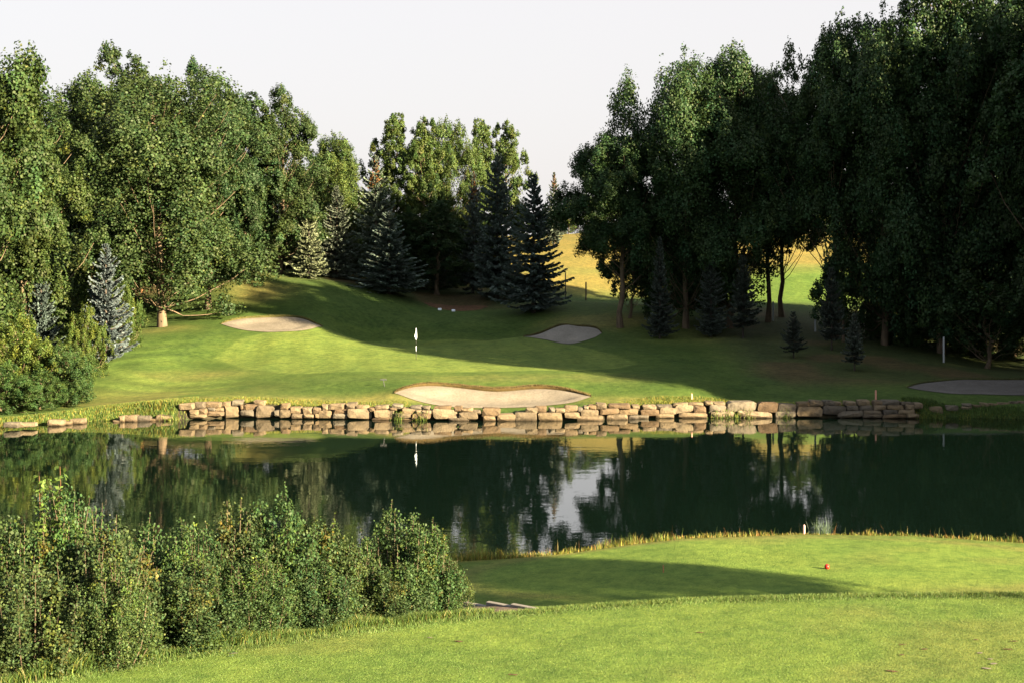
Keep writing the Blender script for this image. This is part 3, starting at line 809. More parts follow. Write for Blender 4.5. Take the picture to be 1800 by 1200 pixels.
def make_spruce(seed, H=12.0, R=2.7, mat='spruce', base=0.03, whorls=44, per=8, blades=60, droop=0.35, cones=False, sparse=1.0):
    r = np.random.default_rng(seed)
    P0, P1, W, Cc = [], [], [], []
    ph0 = r.random()*6.28
    mb = MB()
    mb.tube([(0, 0, -0.5), (0, 0, H*0.3), (0, 0, H*0.7), (0, 0, H)], [H*0.016, H*0.013, H*0.006, 0.012], 7)
    for w in range(whorls):
        t = (w+r.random()*0.6)/whorls
        z = H*(base+(0.985-base)*t**0.92)
        L0 = R*(1-t)**0.85*(0.55 if t < 0.04 else 1.0)+0.10
        nb = max(5, int(per*(1-0.35*t)*sparse))
        off = r.random()*6.28
        for b in range(nb):
            th = off+2*math.pi*b/nb+r.normal(0, 0.16)
            if r.random() < 0.10: continue
            L = L0*r.uniform(0.58, 1.18)*(1+0.16*math.sin(2*th+ph0+z*0.5)+0.10*math.sin(3*th-ph0))
            zc = z; z = zc+r.normal(0, 0.35)*H/whorls
            dirh = np.array((math.cos(th), math.sin(th), 0)); side = np.array((-dirh[1], dirh[0], 0))
            up0 = 0.45*t-droop*(1-t)*1.0
            n = max(10, int(blades*(0.3+0.7*L/R)))
            s = r.random(n)**0.75
            zz = L*(up0*s+0.28*s**3) if t < 0.9 else L*(1.2*s)
            spine = dirh[None]*(s*L)[:, None]+np.c_[np.zeros(n), np.zeros(n), z+zz]
            sg = np.where(r.random(n) < 0.5, -1.0, 1.0)
            tw = L*0.36*(1-s*0.75)*r.uniform(0.5, 1.0, n)+0.08
            d = dirh[None]*r.uniform(0.55, 1.0, n)[:, None]+side[None]*(sg*r.uniform(0.3, 1.0, n))[:, None]+np.c_[np.zeros(n), np.zeros(n), r.uniform(-0.55, 0.18, n)]
            d /= np.linalg.norm(d, axis=1, keepdims=True)
            P0.append(spine); P1.append(spine+d*tw[:, None])
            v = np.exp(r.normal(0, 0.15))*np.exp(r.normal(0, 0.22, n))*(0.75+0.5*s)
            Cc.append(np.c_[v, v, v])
            if L > 0.5:
                mb.tube([(0, 0, z), tuple(dirh*L*0.5+np.array((0, 0, z+L*(up0*0.5+0.035)))), tuple(dirh*L*0.9+np.array((0, 0, z+L*(up0*0.9+0.2))))], [0.03, 0.02, 0.008], 3, False)
            z = zc
    P0 = np.concatenate(P0); P1 = np.concatenate(P1); Cc = np.concatenate(Cc)
    n = len(P0); ax_ = P1-P0; L = np.linalg.norm(ax_, axis=1, keepdims=True); ax_ /= L
    V, F, CL = [], [], []
    for kx in range(2):
        s_ = np.cross(ax_, r.normal(size=(n, 3))); s_ /= np.linalg.norm(s_, axis=1, keepdims=True)
        wd = (0.045+0.05*r.random(n))[:, None]*(H/12.0)**0.5
        q = np.stack([P0-s_*wd*0.6, P0+s_*wd*0.6, P0+ax_*L*0.7+s_*wd, P1, P0+ax_*L*0.7-s_*wd], 1)
        q = q[:, [0, 1, 2, 3, 4]]
        V.append(q.reshape(-1, 3)); F.append(np.arange(5*n).reshape(n, 5)+kx*5*n); CL.append(np.repeat(Cc, 5, 0))
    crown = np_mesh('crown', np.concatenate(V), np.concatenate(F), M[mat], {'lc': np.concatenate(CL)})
    trunk = mb.mesh('trunk', M['dark_bark'], True)
    out = dict(crown=crown, trunk=trunk, H=H, R=R)
    if cones:
        nc = 420; t = 0.74+0.25*r.random(nc); rad = R*(1-t)**0.85*r.uniform(0.25, 0.9, nc)
        th = r.random(nc)*6.28
        P = np.c_[np.cos(th)*rad, np.sin(th)*rad, H*t]
        Vv, Ff = leaf_quads(P, r.normal(size=(nc, 3)), np.full(nc, 0.17)*r.uniform(.7, 1.3, nc), r, 0.55)
        V2, F2 = leaf_quads(P, r.normal(size=(nc, 3)), np.full(nc, 0.17)*r.uniform(.7, 1.3, nc), r, 0.55)
        v = np.exp(r.normal(0, .3, nc)); lc = np.c_[v, v, v]
        out['cones'] = np_mesh('cones', np.r_[Vv, V2], np.r_[Ff, F2+len(Vv)], M['cone'], {'lc': np.repeat(np.r_[lc, lc], 4, 0)})
    return out

def make_shrub(seed, H=3.2, R=1.45, nstem=54, nleaf=36000, leaf=0.066, mat='shrub', spike=0.36, low=0.02, aspect=0.85):
    r = np.random.default_rng(seed); mb = MB()
    S0, S1 = [], []
    for i in range(nstem):
        th = r.random()*6.28; q = math.sqrt(r.random())
        top = H*(1-0.42*q**2.0)*(r.uniform(0.58, 0.84) if r.random() > spike else r.uniform(0.86, 1.0))
        a = np.array((math.cos(th)*q*R*0.35, math.sin(th)*q*R*0.35, 0.0))
        b = np.array((math.cos(th)*q*R*r.uniform(.85, 1.0), math.sin(th)*q*R*r.uniform(.85, 1.0), top))
        S0.append(a); S1.append(b)
        m_ = (a+b)/2+np.array((math.cos(th)*q*R*0.15, math.sin(th)*q*R*0.15, 0))
        mb.tube([a-np.array((0, 0, .3)), m_, b], [0.022, 0.014, 0.004], 3, False)
    S0 = np.array(S0); S1 = np.array(S1)
    nt = nleaf//9
    k = r.integers(0, nstem, nt); s = low+(1-low)*r.random(nt)**0.8
    base = S0[k]*(1-s)[:, None]+S1[k]*s[:, None]
    bow = np.sin(s*np.pi)[:, None]*0.15*R
    dirh = S1[k]-S0[k]; dirh[:, 2] = 0; base += dirh/np.maximum(np.linalg.norm(dirh, axis=1, keepdims=True), .05)*bow
    off = r.normal(size=(nt, 3))*np.c_[np.ones(nt), np.ones(nt), np.ones(nt)*0.8]*(0.24*(1-s)**0.7+0.035)[:, None]
    tw = base+off; tw[:, 2] = np.maximum(tw[:, 2], 0.03)
    kk = r.integers(0, nt, nleaf)
    P = tw[kk]+r.normal(size=(nleaf, 3))*0.065
    P[:, 2] = np.maximum(P[:, 2], 0.02)
    nn = r.normal(size=(nleaf, 3))+np.array((0.15, -0.15, 0.45))
    V, F = leaf_quads(P, nn, leaf*r.uniform(0.6, 1.3, nleaf), r, aspect)
    lc = leaf_colors(nleaf, r, kk, nt, 0.22, 0.02)
    # loose leafy shoots rising out of the mass
    SV, SN, SS, ST = [], [], [], []
    for i in range(15):
        th = r.random()*6.28; q = math.sqrt(r.random())*0.85
        z1 = H*(1-0.42*q**2.0)*r.uniform(0.80, 1.06)+0.05; z0_ = z1-r.uniform(0.5, 0.9)
        a = np.array((math.cos(th)*q*R*0.85, math.sin(th)*q*R*0.85, z0_)); b = a+np.array((r.normal(0, .09)+math.cos(th)*.06, r.normal(0, .09)+math.sin(th)*.06, z1-z0_))
        mb.tube([a, (a+b)/2, b], [0.008, 0.006, 0.003], 3, False)
        m_ = r.integers(16, 30); u = r.random(m_)**0.8; ph = np.arange(m_)*2.4+r.random(m_)
        SV.append(a+(b-a)*u[:, None]+np.c_[np.cos(ph), np.sin(ph), 0.3+0*ph]*(0.055*(1.15-u*0.7))[:, None])
        SN.append(np.c_[np.cos(ph)*.5, np.sin(ph)*.5, 0.7+0*ph]+r.normal(0, .35, (m_, 3))); SS.append(0.085*r.uniform(0.7, 1.2, m_)*(1.1-0.45*u)); ST.append(np.tile(np.array((1.15, 1.12, 1.0) if r.random() < .7 else (1.7, 1.5, 0.9)), (m_, 1))*np.exp(r.normal(0, .15, (m_, 1))))
    SV = np.concatenate(SV); SN = np.concatenate(SN); SS = np.concatenate(SS); ST = np.concatenate(ST)
    V2, F2 = leaf_quads(SV, SN, SS, r, aspect)
    # a few stems carry fresh yellow-green or rusty leaves
    tone = np.ones((nstem, 3)); tone[r.random(nstem) < 0.14] = (1.65, 1.45, 0.9); tone[r.random(nstem) < 0.02] = (1.7, 0.95, 0.6)
    tone2 = 1+ (tone[k][kk]-1)*(0.3+0.7*(P[:, 2:3]/H))
    crown = np_mesh('foliage', np.r_[V, V2], np.r_[F, F2+len(V)], M[mat], {'lc': np.repeat(np.r_[lc*tone2, ST], 4, 0)})
    stem = mb.mesh('stems', M['twig'])
    return dict(crown=crown, trunk=stem, H=H, R=R)

def plant(kind, name, label, cat, px, d, top, hw, tint=(1, 1, 1), rz=None, group=None, x=None, z0=None, parts=('trunk', 'crown')):
    """place a copy: px/top/hw in photograph pixels at distance d"""
    X = PX(px, d) if x is None else x
    z = gz(X, d) if z0 is None else z0
    ht = PZ(top, d)-z
    sx = hw*d/FOC/kind['R']
    e = empty(name, (X, d, z), random.uniform(0, 6.28) if rz is None else rz, (sx, sx, ht/kind['H']))
    tag(e, label, cat, group)
    t = link(parts[0], kind['trunk'], e)
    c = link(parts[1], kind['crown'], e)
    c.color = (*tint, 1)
    if 'cones' in kind: link('cones', kind['cones'], e)
    return e

POP = [make_poplar(101), make_poplar(202, R=5.0, nb=54, ntip=7), make_poplar(303, R=6.2, nb=70, ntip=11, tipw=0.62, base=0.06), make_poplar(404, R=3.6, nb=42, ntip=5, nleaf=60000, tipw=0.35, trunk_r=0.2, brange=(.24, .38)),
       make_poplar(707, R=5.4, nb=48, base=0.30, belly=0.42), make_poplar(808, R=5.4, nb=44, base=0.40, belly=0.4)]
SPR = [make_spruce(11), make_spruce(12, R=3.0, whorls=38, droop=0.45, cones=True), make_spruce(13, H=12, R=2.2, whorls=46), ]
BLU = [make_spruce(21, H=9, R=2.2, mat='blue_spruce', whorls=30, per=10, blades=70, droop=0.15)]
SML = make_spruce(31, H=5, R=1.2, whorls=26, per=8, blades=50, base=0.16, sparse=0.9)
LOWTREE = make_poplar(505, H=6.5, R=2.6, base=0.24, nb=26, ntip=3, nleaf=13000, leaf=0.17, trunk_r=0.09)
BUSH = make_poplar(606, H=6.0, R=3.0, base=0.0, nb=46, ntip=6, nleaf=34000, leaf=0.13, trunk_r=0.07, mat='willow', belly=0.25)
SHR = [make_shrub(41), make_shrub(42, R=1.3, nstem=46, nleaf=30000), make_shrub(43, R=1.6, nstem=62, nleaf=38000, leaf=0.058)]

G1 = 'poplars behind the green'
LIT = (1.06, 1.06, 0.95); MIDT = (1.0, 1.0, 1.0); SUN_TINT = (1.55, 1.45, 1.15); COOL = (0.82, 0.95, 1.05); DARK = (0.82, 1.0, 1.1)  # leaf tints carry light: brighter for sunlit poplars, less red for shaded groups
T = lambda *a, **k: plant(*a, **k)
T(POP[2], 'poplar_tree', 'big leafy poplar with short orange-lit trunk left of the oval bunker', 'tree', 285, 118, 100, 158, MIDT, 0.4, G1)
T(POP[0], 'poplar_tree', 'tall poplar directly behind the blue spruce, pale forked trunks showing', 'tree', 150, 125, 126, 130, LIT, 1.5, G1)
T(POP[1], 'poplar_tree', 'twin-tipped poplar forming the highest point of the left group', 'tree', 232, 131, 90, 105, MIDT, 2.5, G1)
T(POP[1], 'poplar_tree', 'poplar with dark pointed top right of the highest left tree', 'tree', 366, 126, 120, 88, COOL, 3.3, G1)
T(POP[3], 'poplar_tree', 'slender poplar tucked between two broader ones in the left group', 'tree', 432, 133, 160, 70, COOL, 0.2, G1)
T(POP[1], 'poplar_tree', 'rounded poplar at the right end of the left group, bare trunk below', 'tree', 492, 136, 164, 84, MIDT, 4.1, G1)
T(POP[0], 'poplar_tree', 'lower poplar filling the gap right of the left group', 'tree', 588, 146, 232, 72, SUN_TINT, 5.0, G1)
T(POP[3], 'poplar_tree', 'sunlit poplar with the tallest tip of the central group', 'tree', 690, 147, 196, 50, SUN_TINT, 0.9, G1)
T(POP[3], 'poplar_tree', 'thin sunlit poplar second from left in the central group', 'tree', 742, 146, 202, 46, SUN_TINT, 2.2, G1)
T(POP[0], 'poplar_tree', 'sunlit poplar right of centre in the central group', 'tree', 782, 149, 205, 62, SUN_TINT, 3.0, G1)
T(POP[3], 'poplar_tree', 'open poplar with sky showing through, behind the tall dark spruce', 'tree', 850, 152, 206, 44, SUN_TINT, 4.0, G1)
T(POP[3], 'poplar_tree', 'rightmost sunlit poplar of the central group', 'tree', 892, 152, 210, 42, SUN_TINT, 5.5, G1)
T(POP[3], 'poplar_tree', 'shaded young poplar standing among the central spruces', 'tree', 768, 141, 350, 60, COOL, 1.1, G1)
T(POP[3], 'poplar_tree', 'shaded young poplar left of the central thin trunk', 'tree', 705, 143, 372, 46, COOL, 2.1, G1)
# far-left trees at the frame edge
T(POP[0], 'poplar_tree', 'near bright poplar cut off by the left edge of the picture', 'tree', -95, 92, -40, 165, (1.0, 1.0, 0.85), 0.7, G1)
T(POP[1], 'poplar_tree', 'yellow-green poplar behind the left bank bushes', 'tree', 40, 104, 165, 110, (1.05, 1.02, 0.85), 1.9, G1)
T(POP[2], 'poplar_tree', 'poplar at the back of the left bank, mostly hidden', 'tree', 60, 128, 150, 110, MIDT, 3.9, G1)
# middle-right dark group
G2 = 'dark poplars right of the hayfield'
T(POP[5], 'poplar_tree', 'dark poplar leaning low over the hayfield, leftmost of the dark group', 'tree', 1090, 122, 225, 98, DARK, 0.3, G2)
T(POP[2], 'poplar_tree', 'dark broad poplar with the tallest sunlit tip of its group', 'tree', 1205, 122, 72, 114, DARK, 2.0, G2)
T(POP[0], 'poplar_tree', 'dark poplar with wide sunlit top beside the tallest tip', 'tree', 1282, 123, 76, 122, DARK, 1.2, G2)
T(POP[4], 'poplar_tree', 'dark poplar lower at the right end of the middle group', 'tree', 1350, 127, 116, 84, DARK, 2.6, G2)
G3 = 'dark poplars filling the right side'
T(POP[4], 'poplar_tree', 'dark poplar at the left edge of the right-hand mass', 'tree', 1468, 119, 30, 100, DARK, 0.8, G3)
T(POP[2], 'poplar_tree', 'dark poplar with pointed top just under the picture edge', 'tree', 1555, 117, -8, 118, DARK, 1.8, G3)
T(POP[0], 'poplar_tree', 'dark poplar whose crown leaves the top of the picture', 'tree', 1655, 115, -80, 125, DARK, 2.8, G3)
T(POP[2], 'poplar_tree', 'dark poplar in the top right corner', 'tree', 1780, 116, -100, 140, DARK, 3.7, G3)
T(POP[0], 'poplar_tree', 'dark poplar behind the right-hand mass', 'tree', 1720, 124, -20, 100, DARK, 5.1, G3)
T(POP[1], 'poplar_tree', 'dark poplar standing behind the small round tree on the right', 'tree', 1860, 112, -60, 110, DARK, 0.1, G3)
T(POP[4], 'poplar_tree', 'dark poplar bridging the two dark groups above the meadow gap', 'tree', 1374, 131, 158, 84, DARK, 4.4, G3)
# spruces
G4 = 'spruces behind the green'
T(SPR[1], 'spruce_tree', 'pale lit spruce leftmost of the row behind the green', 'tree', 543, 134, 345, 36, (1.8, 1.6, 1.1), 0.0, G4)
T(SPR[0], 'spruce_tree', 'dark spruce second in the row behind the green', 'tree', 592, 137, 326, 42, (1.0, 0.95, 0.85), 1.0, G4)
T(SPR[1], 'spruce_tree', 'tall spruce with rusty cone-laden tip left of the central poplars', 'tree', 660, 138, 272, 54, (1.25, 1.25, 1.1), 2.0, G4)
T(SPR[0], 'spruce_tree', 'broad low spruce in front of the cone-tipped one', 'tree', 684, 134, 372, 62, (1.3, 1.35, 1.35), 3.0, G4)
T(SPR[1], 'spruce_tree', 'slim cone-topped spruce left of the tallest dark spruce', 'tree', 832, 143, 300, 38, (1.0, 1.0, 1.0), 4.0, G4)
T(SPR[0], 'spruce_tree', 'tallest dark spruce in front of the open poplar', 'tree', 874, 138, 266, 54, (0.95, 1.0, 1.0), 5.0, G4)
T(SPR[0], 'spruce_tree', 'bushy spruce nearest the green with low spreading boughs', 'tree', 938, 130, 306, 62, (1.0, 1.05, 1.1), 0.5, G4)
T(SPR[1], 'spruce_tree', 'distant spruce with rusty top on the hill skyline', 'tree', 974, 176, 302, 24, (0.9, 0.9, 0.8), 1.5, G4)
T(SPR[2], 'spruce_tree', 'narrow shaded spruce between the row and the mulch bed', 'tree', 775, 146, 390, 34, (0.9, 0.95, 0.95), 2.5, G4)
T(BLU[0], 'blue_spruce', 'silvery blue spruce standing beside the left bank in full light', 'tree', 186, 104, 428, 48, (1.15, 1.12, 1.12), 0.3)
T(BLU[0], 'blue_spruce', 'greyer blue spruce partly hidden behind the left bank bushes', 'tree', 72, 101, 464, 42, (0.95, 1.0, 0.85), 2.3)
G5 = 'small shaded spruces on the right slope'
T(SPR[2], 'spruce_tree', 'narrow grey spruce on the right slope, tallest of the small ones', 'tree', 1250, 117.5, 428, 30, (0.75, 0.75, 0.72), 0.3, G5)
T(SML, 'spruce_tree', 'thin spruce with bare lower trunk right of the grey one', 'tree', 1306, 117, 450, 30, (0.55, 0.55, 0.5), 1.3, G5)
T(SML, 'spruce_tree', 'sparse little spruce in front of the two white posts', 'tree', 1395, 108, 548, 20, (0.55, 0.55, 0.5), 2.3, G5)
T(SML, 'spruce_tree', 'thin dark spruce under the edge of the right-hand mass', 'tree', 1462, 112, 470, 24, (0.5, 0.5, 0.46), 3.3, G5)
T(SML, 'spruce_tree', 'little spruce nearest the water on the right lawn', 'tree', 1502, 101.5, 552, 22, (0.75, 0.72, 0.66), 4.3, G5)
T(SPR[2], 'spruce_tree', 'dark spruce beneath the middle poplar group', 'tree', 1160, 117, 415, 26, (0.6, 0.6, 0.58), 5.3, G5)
# small broadleaf trees
T(LOWTREE, 'young_tree', 'young shaded tree with pale slim trunk at the hayfield gate', 'tree', 1107, 125, 420, 56, DARK, 0.6)
T(LOWTREE, 'young_tree', 'small round tree with thin trunk by the right edge', 'tree', 1735, 108, 488, 84, (0.8, 0.95, 1.0), 1.6)
T(LOWTREE, 'young_tree', 'low dark tree leaning into the gap with bright meadow', 'tree', 1482, 117, 448, 52, DARK, 2.6)
# skyline trees on the hill
T(POP[3], 'poplar_tree', 'bright slender young tree on the hill skyline', 'tree', 1000, 188, 348, 13, (1.6, 1.5, 0.9), 0.5)
for i, (px, d, top, hw, lab) in enumerate([(1030, 214, 338, 34, 'hazy tree on the skyline behind the bright slender one'), (1075, 220, 350, 40, 'skyline tree glimpsed left of the dark group'),
        (1400, 196, 322, 38, 'sunlit skyline tree seen through the right gap'), (1450, 206, 306, 52, 'pale tree behind the right gap on the hill'), (1530, 208, 320, 56, 'tree on the hill behind the right-hand mass'),
        (960, 218, 372, 30, 'low tree on the skyline left of the distant spruce'), (1345, 204, 320, 50, 'tree on the hill just left of the meadow gap'), (1150, 216, 360, 50, 'skyline tree behind the middle dark group')]):
    T(POP[0] if i != 2 else POP[3], 'poplar_tree', lab, 'tree', px, d, top, hw, (1.0, 1.05, 1.0), i*1.1, 'trees on the hill skyline')
# back row that closes the gaps under the crowns
for i, (px, d, top, hw, lab) in enumerate([(20, 142, 240, 90, 'deep-shade tree at the very back of the left bank'), (130, 146, 230, 90, 'deep-shade tree behind the forked trunks'), (250, 146, 230, 90, 'deep-shade tree behind the big leafy poplar'),
        (370, 146, 260, 80, 'deep-shade tree behind the mound'), (460, 150, 300, 80, 'deep-shade tree behind the bare trunk'), (570, 155, 320, 70, 'deep-shade tree behind the pale spruce'), (640, 158, 330, 60, 'deep-shade tree behind the broad spruce'),
        (820, 160, 360, 50, 'deep-shade tree behind the slim spruce')]):
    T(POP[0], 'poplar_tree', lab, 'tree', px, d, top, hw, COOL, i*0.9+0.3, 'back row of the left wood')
for i, (px, d, top, hw, lab) in enumerate([(1160, 138, 330, 70, 'dark thick undergrowth tree below the middle group'), (1240, 139, 330, 75, 'dark undergrowth tree right of the middle spruce'), 
        (1560, 128, 330, 70, 'dark undergrowth tree right of the meadow gap'), (1640, 126, 330, 85, 'dark undergrowth tree in the right-hand mass'), (1730, 124, 320, 85, 'dark undergrowth tree behind the small round tree'), (1820, 122, 320, 90, 'dark undergrowth tree at the right edge')]):
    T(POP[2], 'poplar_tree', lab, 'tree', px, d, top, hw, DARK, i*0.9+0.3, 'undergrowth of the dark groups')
# trees outside the picture whose shade falls across the green and the tee
for i, (x, y, h, rr, lab) in enumerate([(43.6, 82.2, 34, 6.8, 'tall poplar just beyond the right edge, nearest the pond'), (40, 89, 33, 6.6, 'tall poplar just beyond the right edge, level with the far wall'), (51.5, 75.3, 29, 6.6, 'tall poplar of the right wood near the pond corner'),
        (60.5, 68.8, 32, 6.6, 'tall poplar of the right wood beside the pond'), (70.5, 62.3, 28, 6, 'tall poplar at the near end of the right wood'), (49, 82, 33, 7, 'tall poplar in the second row of the right wood'), (58, 77, 33, 7, 'tall poplar in the middle of the right wood'),
        (68, 71, 29, 6.2, 'tall poplar deep in the right wood'), (46, 93, 33, 7, 'tall poplar behind the pondside row of the right wood'), (57, 89, 33, 7, 'tall poplar at the heart of the right wood'), (42, 103, 32, 6.4, 'tall poplar beyond the right edge by the grey bunker'), (52, 101, 32, 7, 'tall poplar at the back of the right wood'),
        (79, 62, 29, 6.2, 'tall poplar at the far right of the wood')]):
    k = POP[i % 3]; z = gz(x, y)
    T(k, 'poplar_tree', lab, 'tree', 0, y, HOR-(z+h-CAMZ)*FOC/y, rr*FOC/y, DARK, i*1.7, 'wood beyond the right edge', x=x)
SHADE = make_poplar(909, R=5.0, nb=26, ntip=6, base=0.76, belly=0.45, nleaf=26000, tipw=0.8)
for i, (x, y, h, rr, lab) in enumerate([(35.5, 14.9, 13.4, 2.1, 'high-crowned poplar beside the tees off to the right'), (34, 18.6, 13.2, 1.4, 'thin high-crowned poplar beside the tees off to the right'), (37.5, 16.8, 12.6, 1.3, 'lower high-crowned poplar beside the tees off to the right'), (40, 14.8, 13.6, 1.2, 'farthest high-crowned poplar beside the tees off to the right')]):
    z = gz(x, y)
    T(SHADE, 'poplar_tree', lab, 'tree', 0, y, HOR-(z+h-CAMZ)*FOC/y, rr*FOC/y, MIDT, i*1.7, 'poplars beside the tees', x=x)

# left bank bushes
G6 = 'bushes on the left bank'
for px, d, top, hw, tint, lab in [(30, 91, 560, 70, (1.25, 1.12, 0.8), 'yellow-green bush with pale bare branches at the left edge'), (115, 91, 610, 58, (0.7, 0.85, 0.95), 'dark leafy bush overhanging the water on the left bank'),
        (120, 96, 600, 46, (1.0, 1.0, 0.95), 'mid-height bush between the two blue spruces'), (70, 88.5, 655, 60, (0.72, 0.86, 0.9), 'low bush right above the shoreline rocks'), (5, 87, 640, 60, (0.7, 0.85, 0.85), 'low dark bush in the left corner of the far bank'),
        (150, 99, 540, 34, (1.2, 1.1, 0.8), 'thin yellowish bush just left of the silvery spruce'), (215, 108, 500, 34, (1.1, 1.08, 0.9), 'bush right behind the silvery spruce'), (10, 97, 520, 56, (0.95, 1.0, 0.85), 'tall yellowish bush behind the left corner')]:
    T(BUSH, 'bush', lab, 'bush', px, d, top, hw, tint, None, G6, parts=('stems', 'foliage'))

G10 = 'undergrowth at the back of the wood'
for i, (px, d, hh, hw, lab) in enumerate([(10, 134, 5, 60, 'deep-shade bush at the back of the left corner'), (95, 136, 5, 60, 'deep-shade bush behind the greyer blue spruce'), (180, 138, 5, 60, 'deep-shade bush behind the silvery spruce'), (265, 140, 4.6, 56, 'deep-shade bush behind the orange-lit trunk'),
        (345, 142, 4.2, 50, 'deep-shade bush above the oval bunker'), (415, 144, 4, 46, 'deep-shade bush behind the dry mound'), (520, 146, 4, 46, 'deep-shade bush behind the bare trunk'), (600, 150, 4.5, 46, 'deep-shade bush behind the dark spruce'), (735, 152, 4.5, 46, 'deep-shade bush behind the thin central trunk'),
        (810, 154, 4.5, 40, 'deep-shade bush behind the slim spruce'), (1180, 134, 4.5, 46, 'deep-shade bush under the middle dark group'), (1240, 135, 4.5, 40, 'deep-shade bush behind the grey spruce'),
        (1560, 119, 4.5, 46, 'deep-shade bush right of the bright meadow'), (1630, 117, 4.5, 50, 'deep-shade bush behind the lone pale post'), (1700, 116, 4.5, 50, 'deep-shade bush behind the small round tree'), (1775, 115, 4.5, 56, 'deep-shade bush at the right edge')]):
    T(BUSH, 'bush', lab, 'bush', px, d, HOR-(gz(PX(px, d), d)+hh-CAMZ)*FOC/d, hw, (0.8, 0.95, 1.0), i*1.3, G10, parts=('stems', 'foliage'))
# foreground thicket
G7 = 'shrubs of the foreground thicket'
fs = [(-40, 27.5, 905, 120, 'cut-off shrub at the left edge of the foreground thicket', 0), (30, 27.0, 935, 105, 'shrub with pale upright tips at the left edge of the thicket', 1), (110, 27.8, 872, 120, 'tallest rounded shrub of the thicket, under the red shoots', 2),
      (60, 25.6, 1010, 110, 'low front shrub in the left corner of the thicket', 0), (185, 26.8, 930, 105, 'dense dark shrub right of the tallest one', 1), (265, 28.2, 935, 100, 'shrub with spiky top left of the thicket middle', 0),
      (200, 26.0, 1010, 95, 'low front shrub below the dense dark one', 2), (345, 28.4, 942, 95, 'even-topped shrub in the middle of the thicket', 2), (330, 27.3, 1010, 90, 'front shrub with rusty leaves in the thicket middle', 1),
      (425, 29.2, 898, 92, 'tall loose shrub just left of the yellow-leaved one', 1), (500, 29.4, 880, 92, 'shrub with bright yellow-green leaves and tallest spiky tip', 0), (450, 28.2, 1000, 88, 'front shrub below the yellow-leaved one', 2),
      (560, 29.8, 925, 82, 'shrub with thin spires right of the yellow-leaved one', 1), (555, 28.9, 1000, 76, 'front shrub with orange dead leaves', 0), (615, 30.0, 985, 74, 'low shrub in the dip before the last tall one', 2),
      (690, 30.6, 912, 84, 'last tall shrub, silhouetted on the bright reflection', 0), (745, 31.0, 945, 68, 'shrub with two thin spires near the leaning stake', 1), (785, 31.2, 1002, 46, 'small round shrub at the right end of the thicket', 2), (680, 29.9, 1015, 66, 'front shrub at the tee edge near the right end', 1)]
for i, (px, d, top, hw, lab, k) in enumerate(fs):
    T(SHR[k], 'shrub', lab, 'shrub', px, d, top-34, hw*1.05, (1.0+0.12*math.sin(i*2.3), 1.0+0.06*math.sin(i*1.3), 0.95), None, G7, parts=('stems', 'foliage'))

# ------------------------------------------------------------------ golf furniture
def flagstick(px, d):
    X = PX(px, d); z = gz(X, d)
    root = empty('golf_flag', (X, d, z)); tag(root, 'white flag hanging on a striped pin in the green', 'golf flag')
    for a, b, mt in ((-0.15, 0.62, 'black'), (0.62, 1.0, 'white'), (1.0, 1.42, 'black'), (1.42, 2.25, 'white')):
        mb = MB(); mb.tube([(0, 0, a), (0, 0, b)], 0.020, 8); mb.build('pole_band', M[mt], root, True)
    # limp cloth: folded triangular drape
    n, m = 9, 11; V = []
    for j in range(m):
        v = j/(m-1); w = (0.025+0.125*min(v/0.6, (1-v)/0.4+0.15))
        for i in range(n):
            u = i/(n-1)
            V.append((-u*w+0.06*v*(1 if v < .6 else (1-v)/.4*.6+.4)*1.0+.02, 0.05*math.sin(u*9+v*2)*u+0.02*math.cos(v*7), 2.22-0.70*v-0.08*u*math.sin(v*2.2)))
    I = np.arange(n*m).reshape(m, n)
    F = np.stack([I[:-1, :-1], I[:-1, 1:], I[1:, 1:], I[1:, :-1]], -1).reshape(-1, 4)
    o = link('flag_cloth', np_mesh('flag_cloth', V, F, M['cloth'], smooth=True), root)
    sm = o.modifiers.new('thick', 'SOLIDIFY'); sm.thickness = 0.006
    mb = MB(); mb.tube([(0, 0, 2.25), (0, 0, 2.29)], [0.028, 0.012], 8); mb.build('finial', M['white'], root, True)
    mb = MB(); mb.tube([(0, 0, 0.004), (0, 0, 0.012)], 0.055, 12); mb.build('hole_rim', M['black'], root)
flagstick(731.5, 104)

def post(name, label, cat, px, d, top, base_py=None, w=0.10, mat='grey_wood', lean=(0, 0), group=None, point=False):
    X = PX(px, d); z = gz(X, d); h = PZ(top, d)-z
    root = empty(name, (X, d, z)); tag(root, label, cat, group)
    mb = MB(); ww = w/2
    mb.tube([(0, 0, -0.25), (lean[0]*h*.5, lean[1]*h*.5, h*.5), (lean[0]*h, lean[1]*h, h-ww)], [ww, ww, ww], 4 if point else 8)
    mb.build('shaft', M[mat], root)
    mb = MB(); q = (lean[0]*h, lean[1]*h)
    mb.tube([(q[0], q[1], h-ww), (q[0], q[1], h)], [ww, ww*(0.35 if point else 0.8)], 4 if point else 8)
    mb.build('cap', M[mat], root)
G8 = 'grey fence posts on the right slope'
post('fence_post', 'pale post left of the pair below the bright meadow', 'post', 1359, 128, 530, w=0.16, mat='grey_wood', group=G8)
post('fence_post', 'pale post right of the pair below the bright meadow', 'post', 1433, 122, 545, w=0.16, group=G8)
post('fence_post', 'pale post standing alone beside the small round tree', 'post', 1659, 108, 592, w=0.15, group=G8)
post('fence_post', 'dark post at the foot of the hayfield beside the young tree', 'post', 1030, 148, 496, w=0.16, mat='dark_bark', group=G8)
post('fence_post', 'thin dark post against the hayfield next to the bushy spruce', 'post', 994, 147, 480, w=0.12, mat='dark_bark', group=G8)
G9 = 'hazard stakes around the pond'
post('hazard_stake', 'faded red stake above the sunlit middle of the wall', 'stake', 1216, 90.2, 691, w=0.10, mat='stake', group=G9, point=True)
post('hazard_stake', 'faded red stake above the shaded part of the wall', 'stake', 1539.5, 90.0, 685, w=0.11, mat='stake', group=G9, point=True)
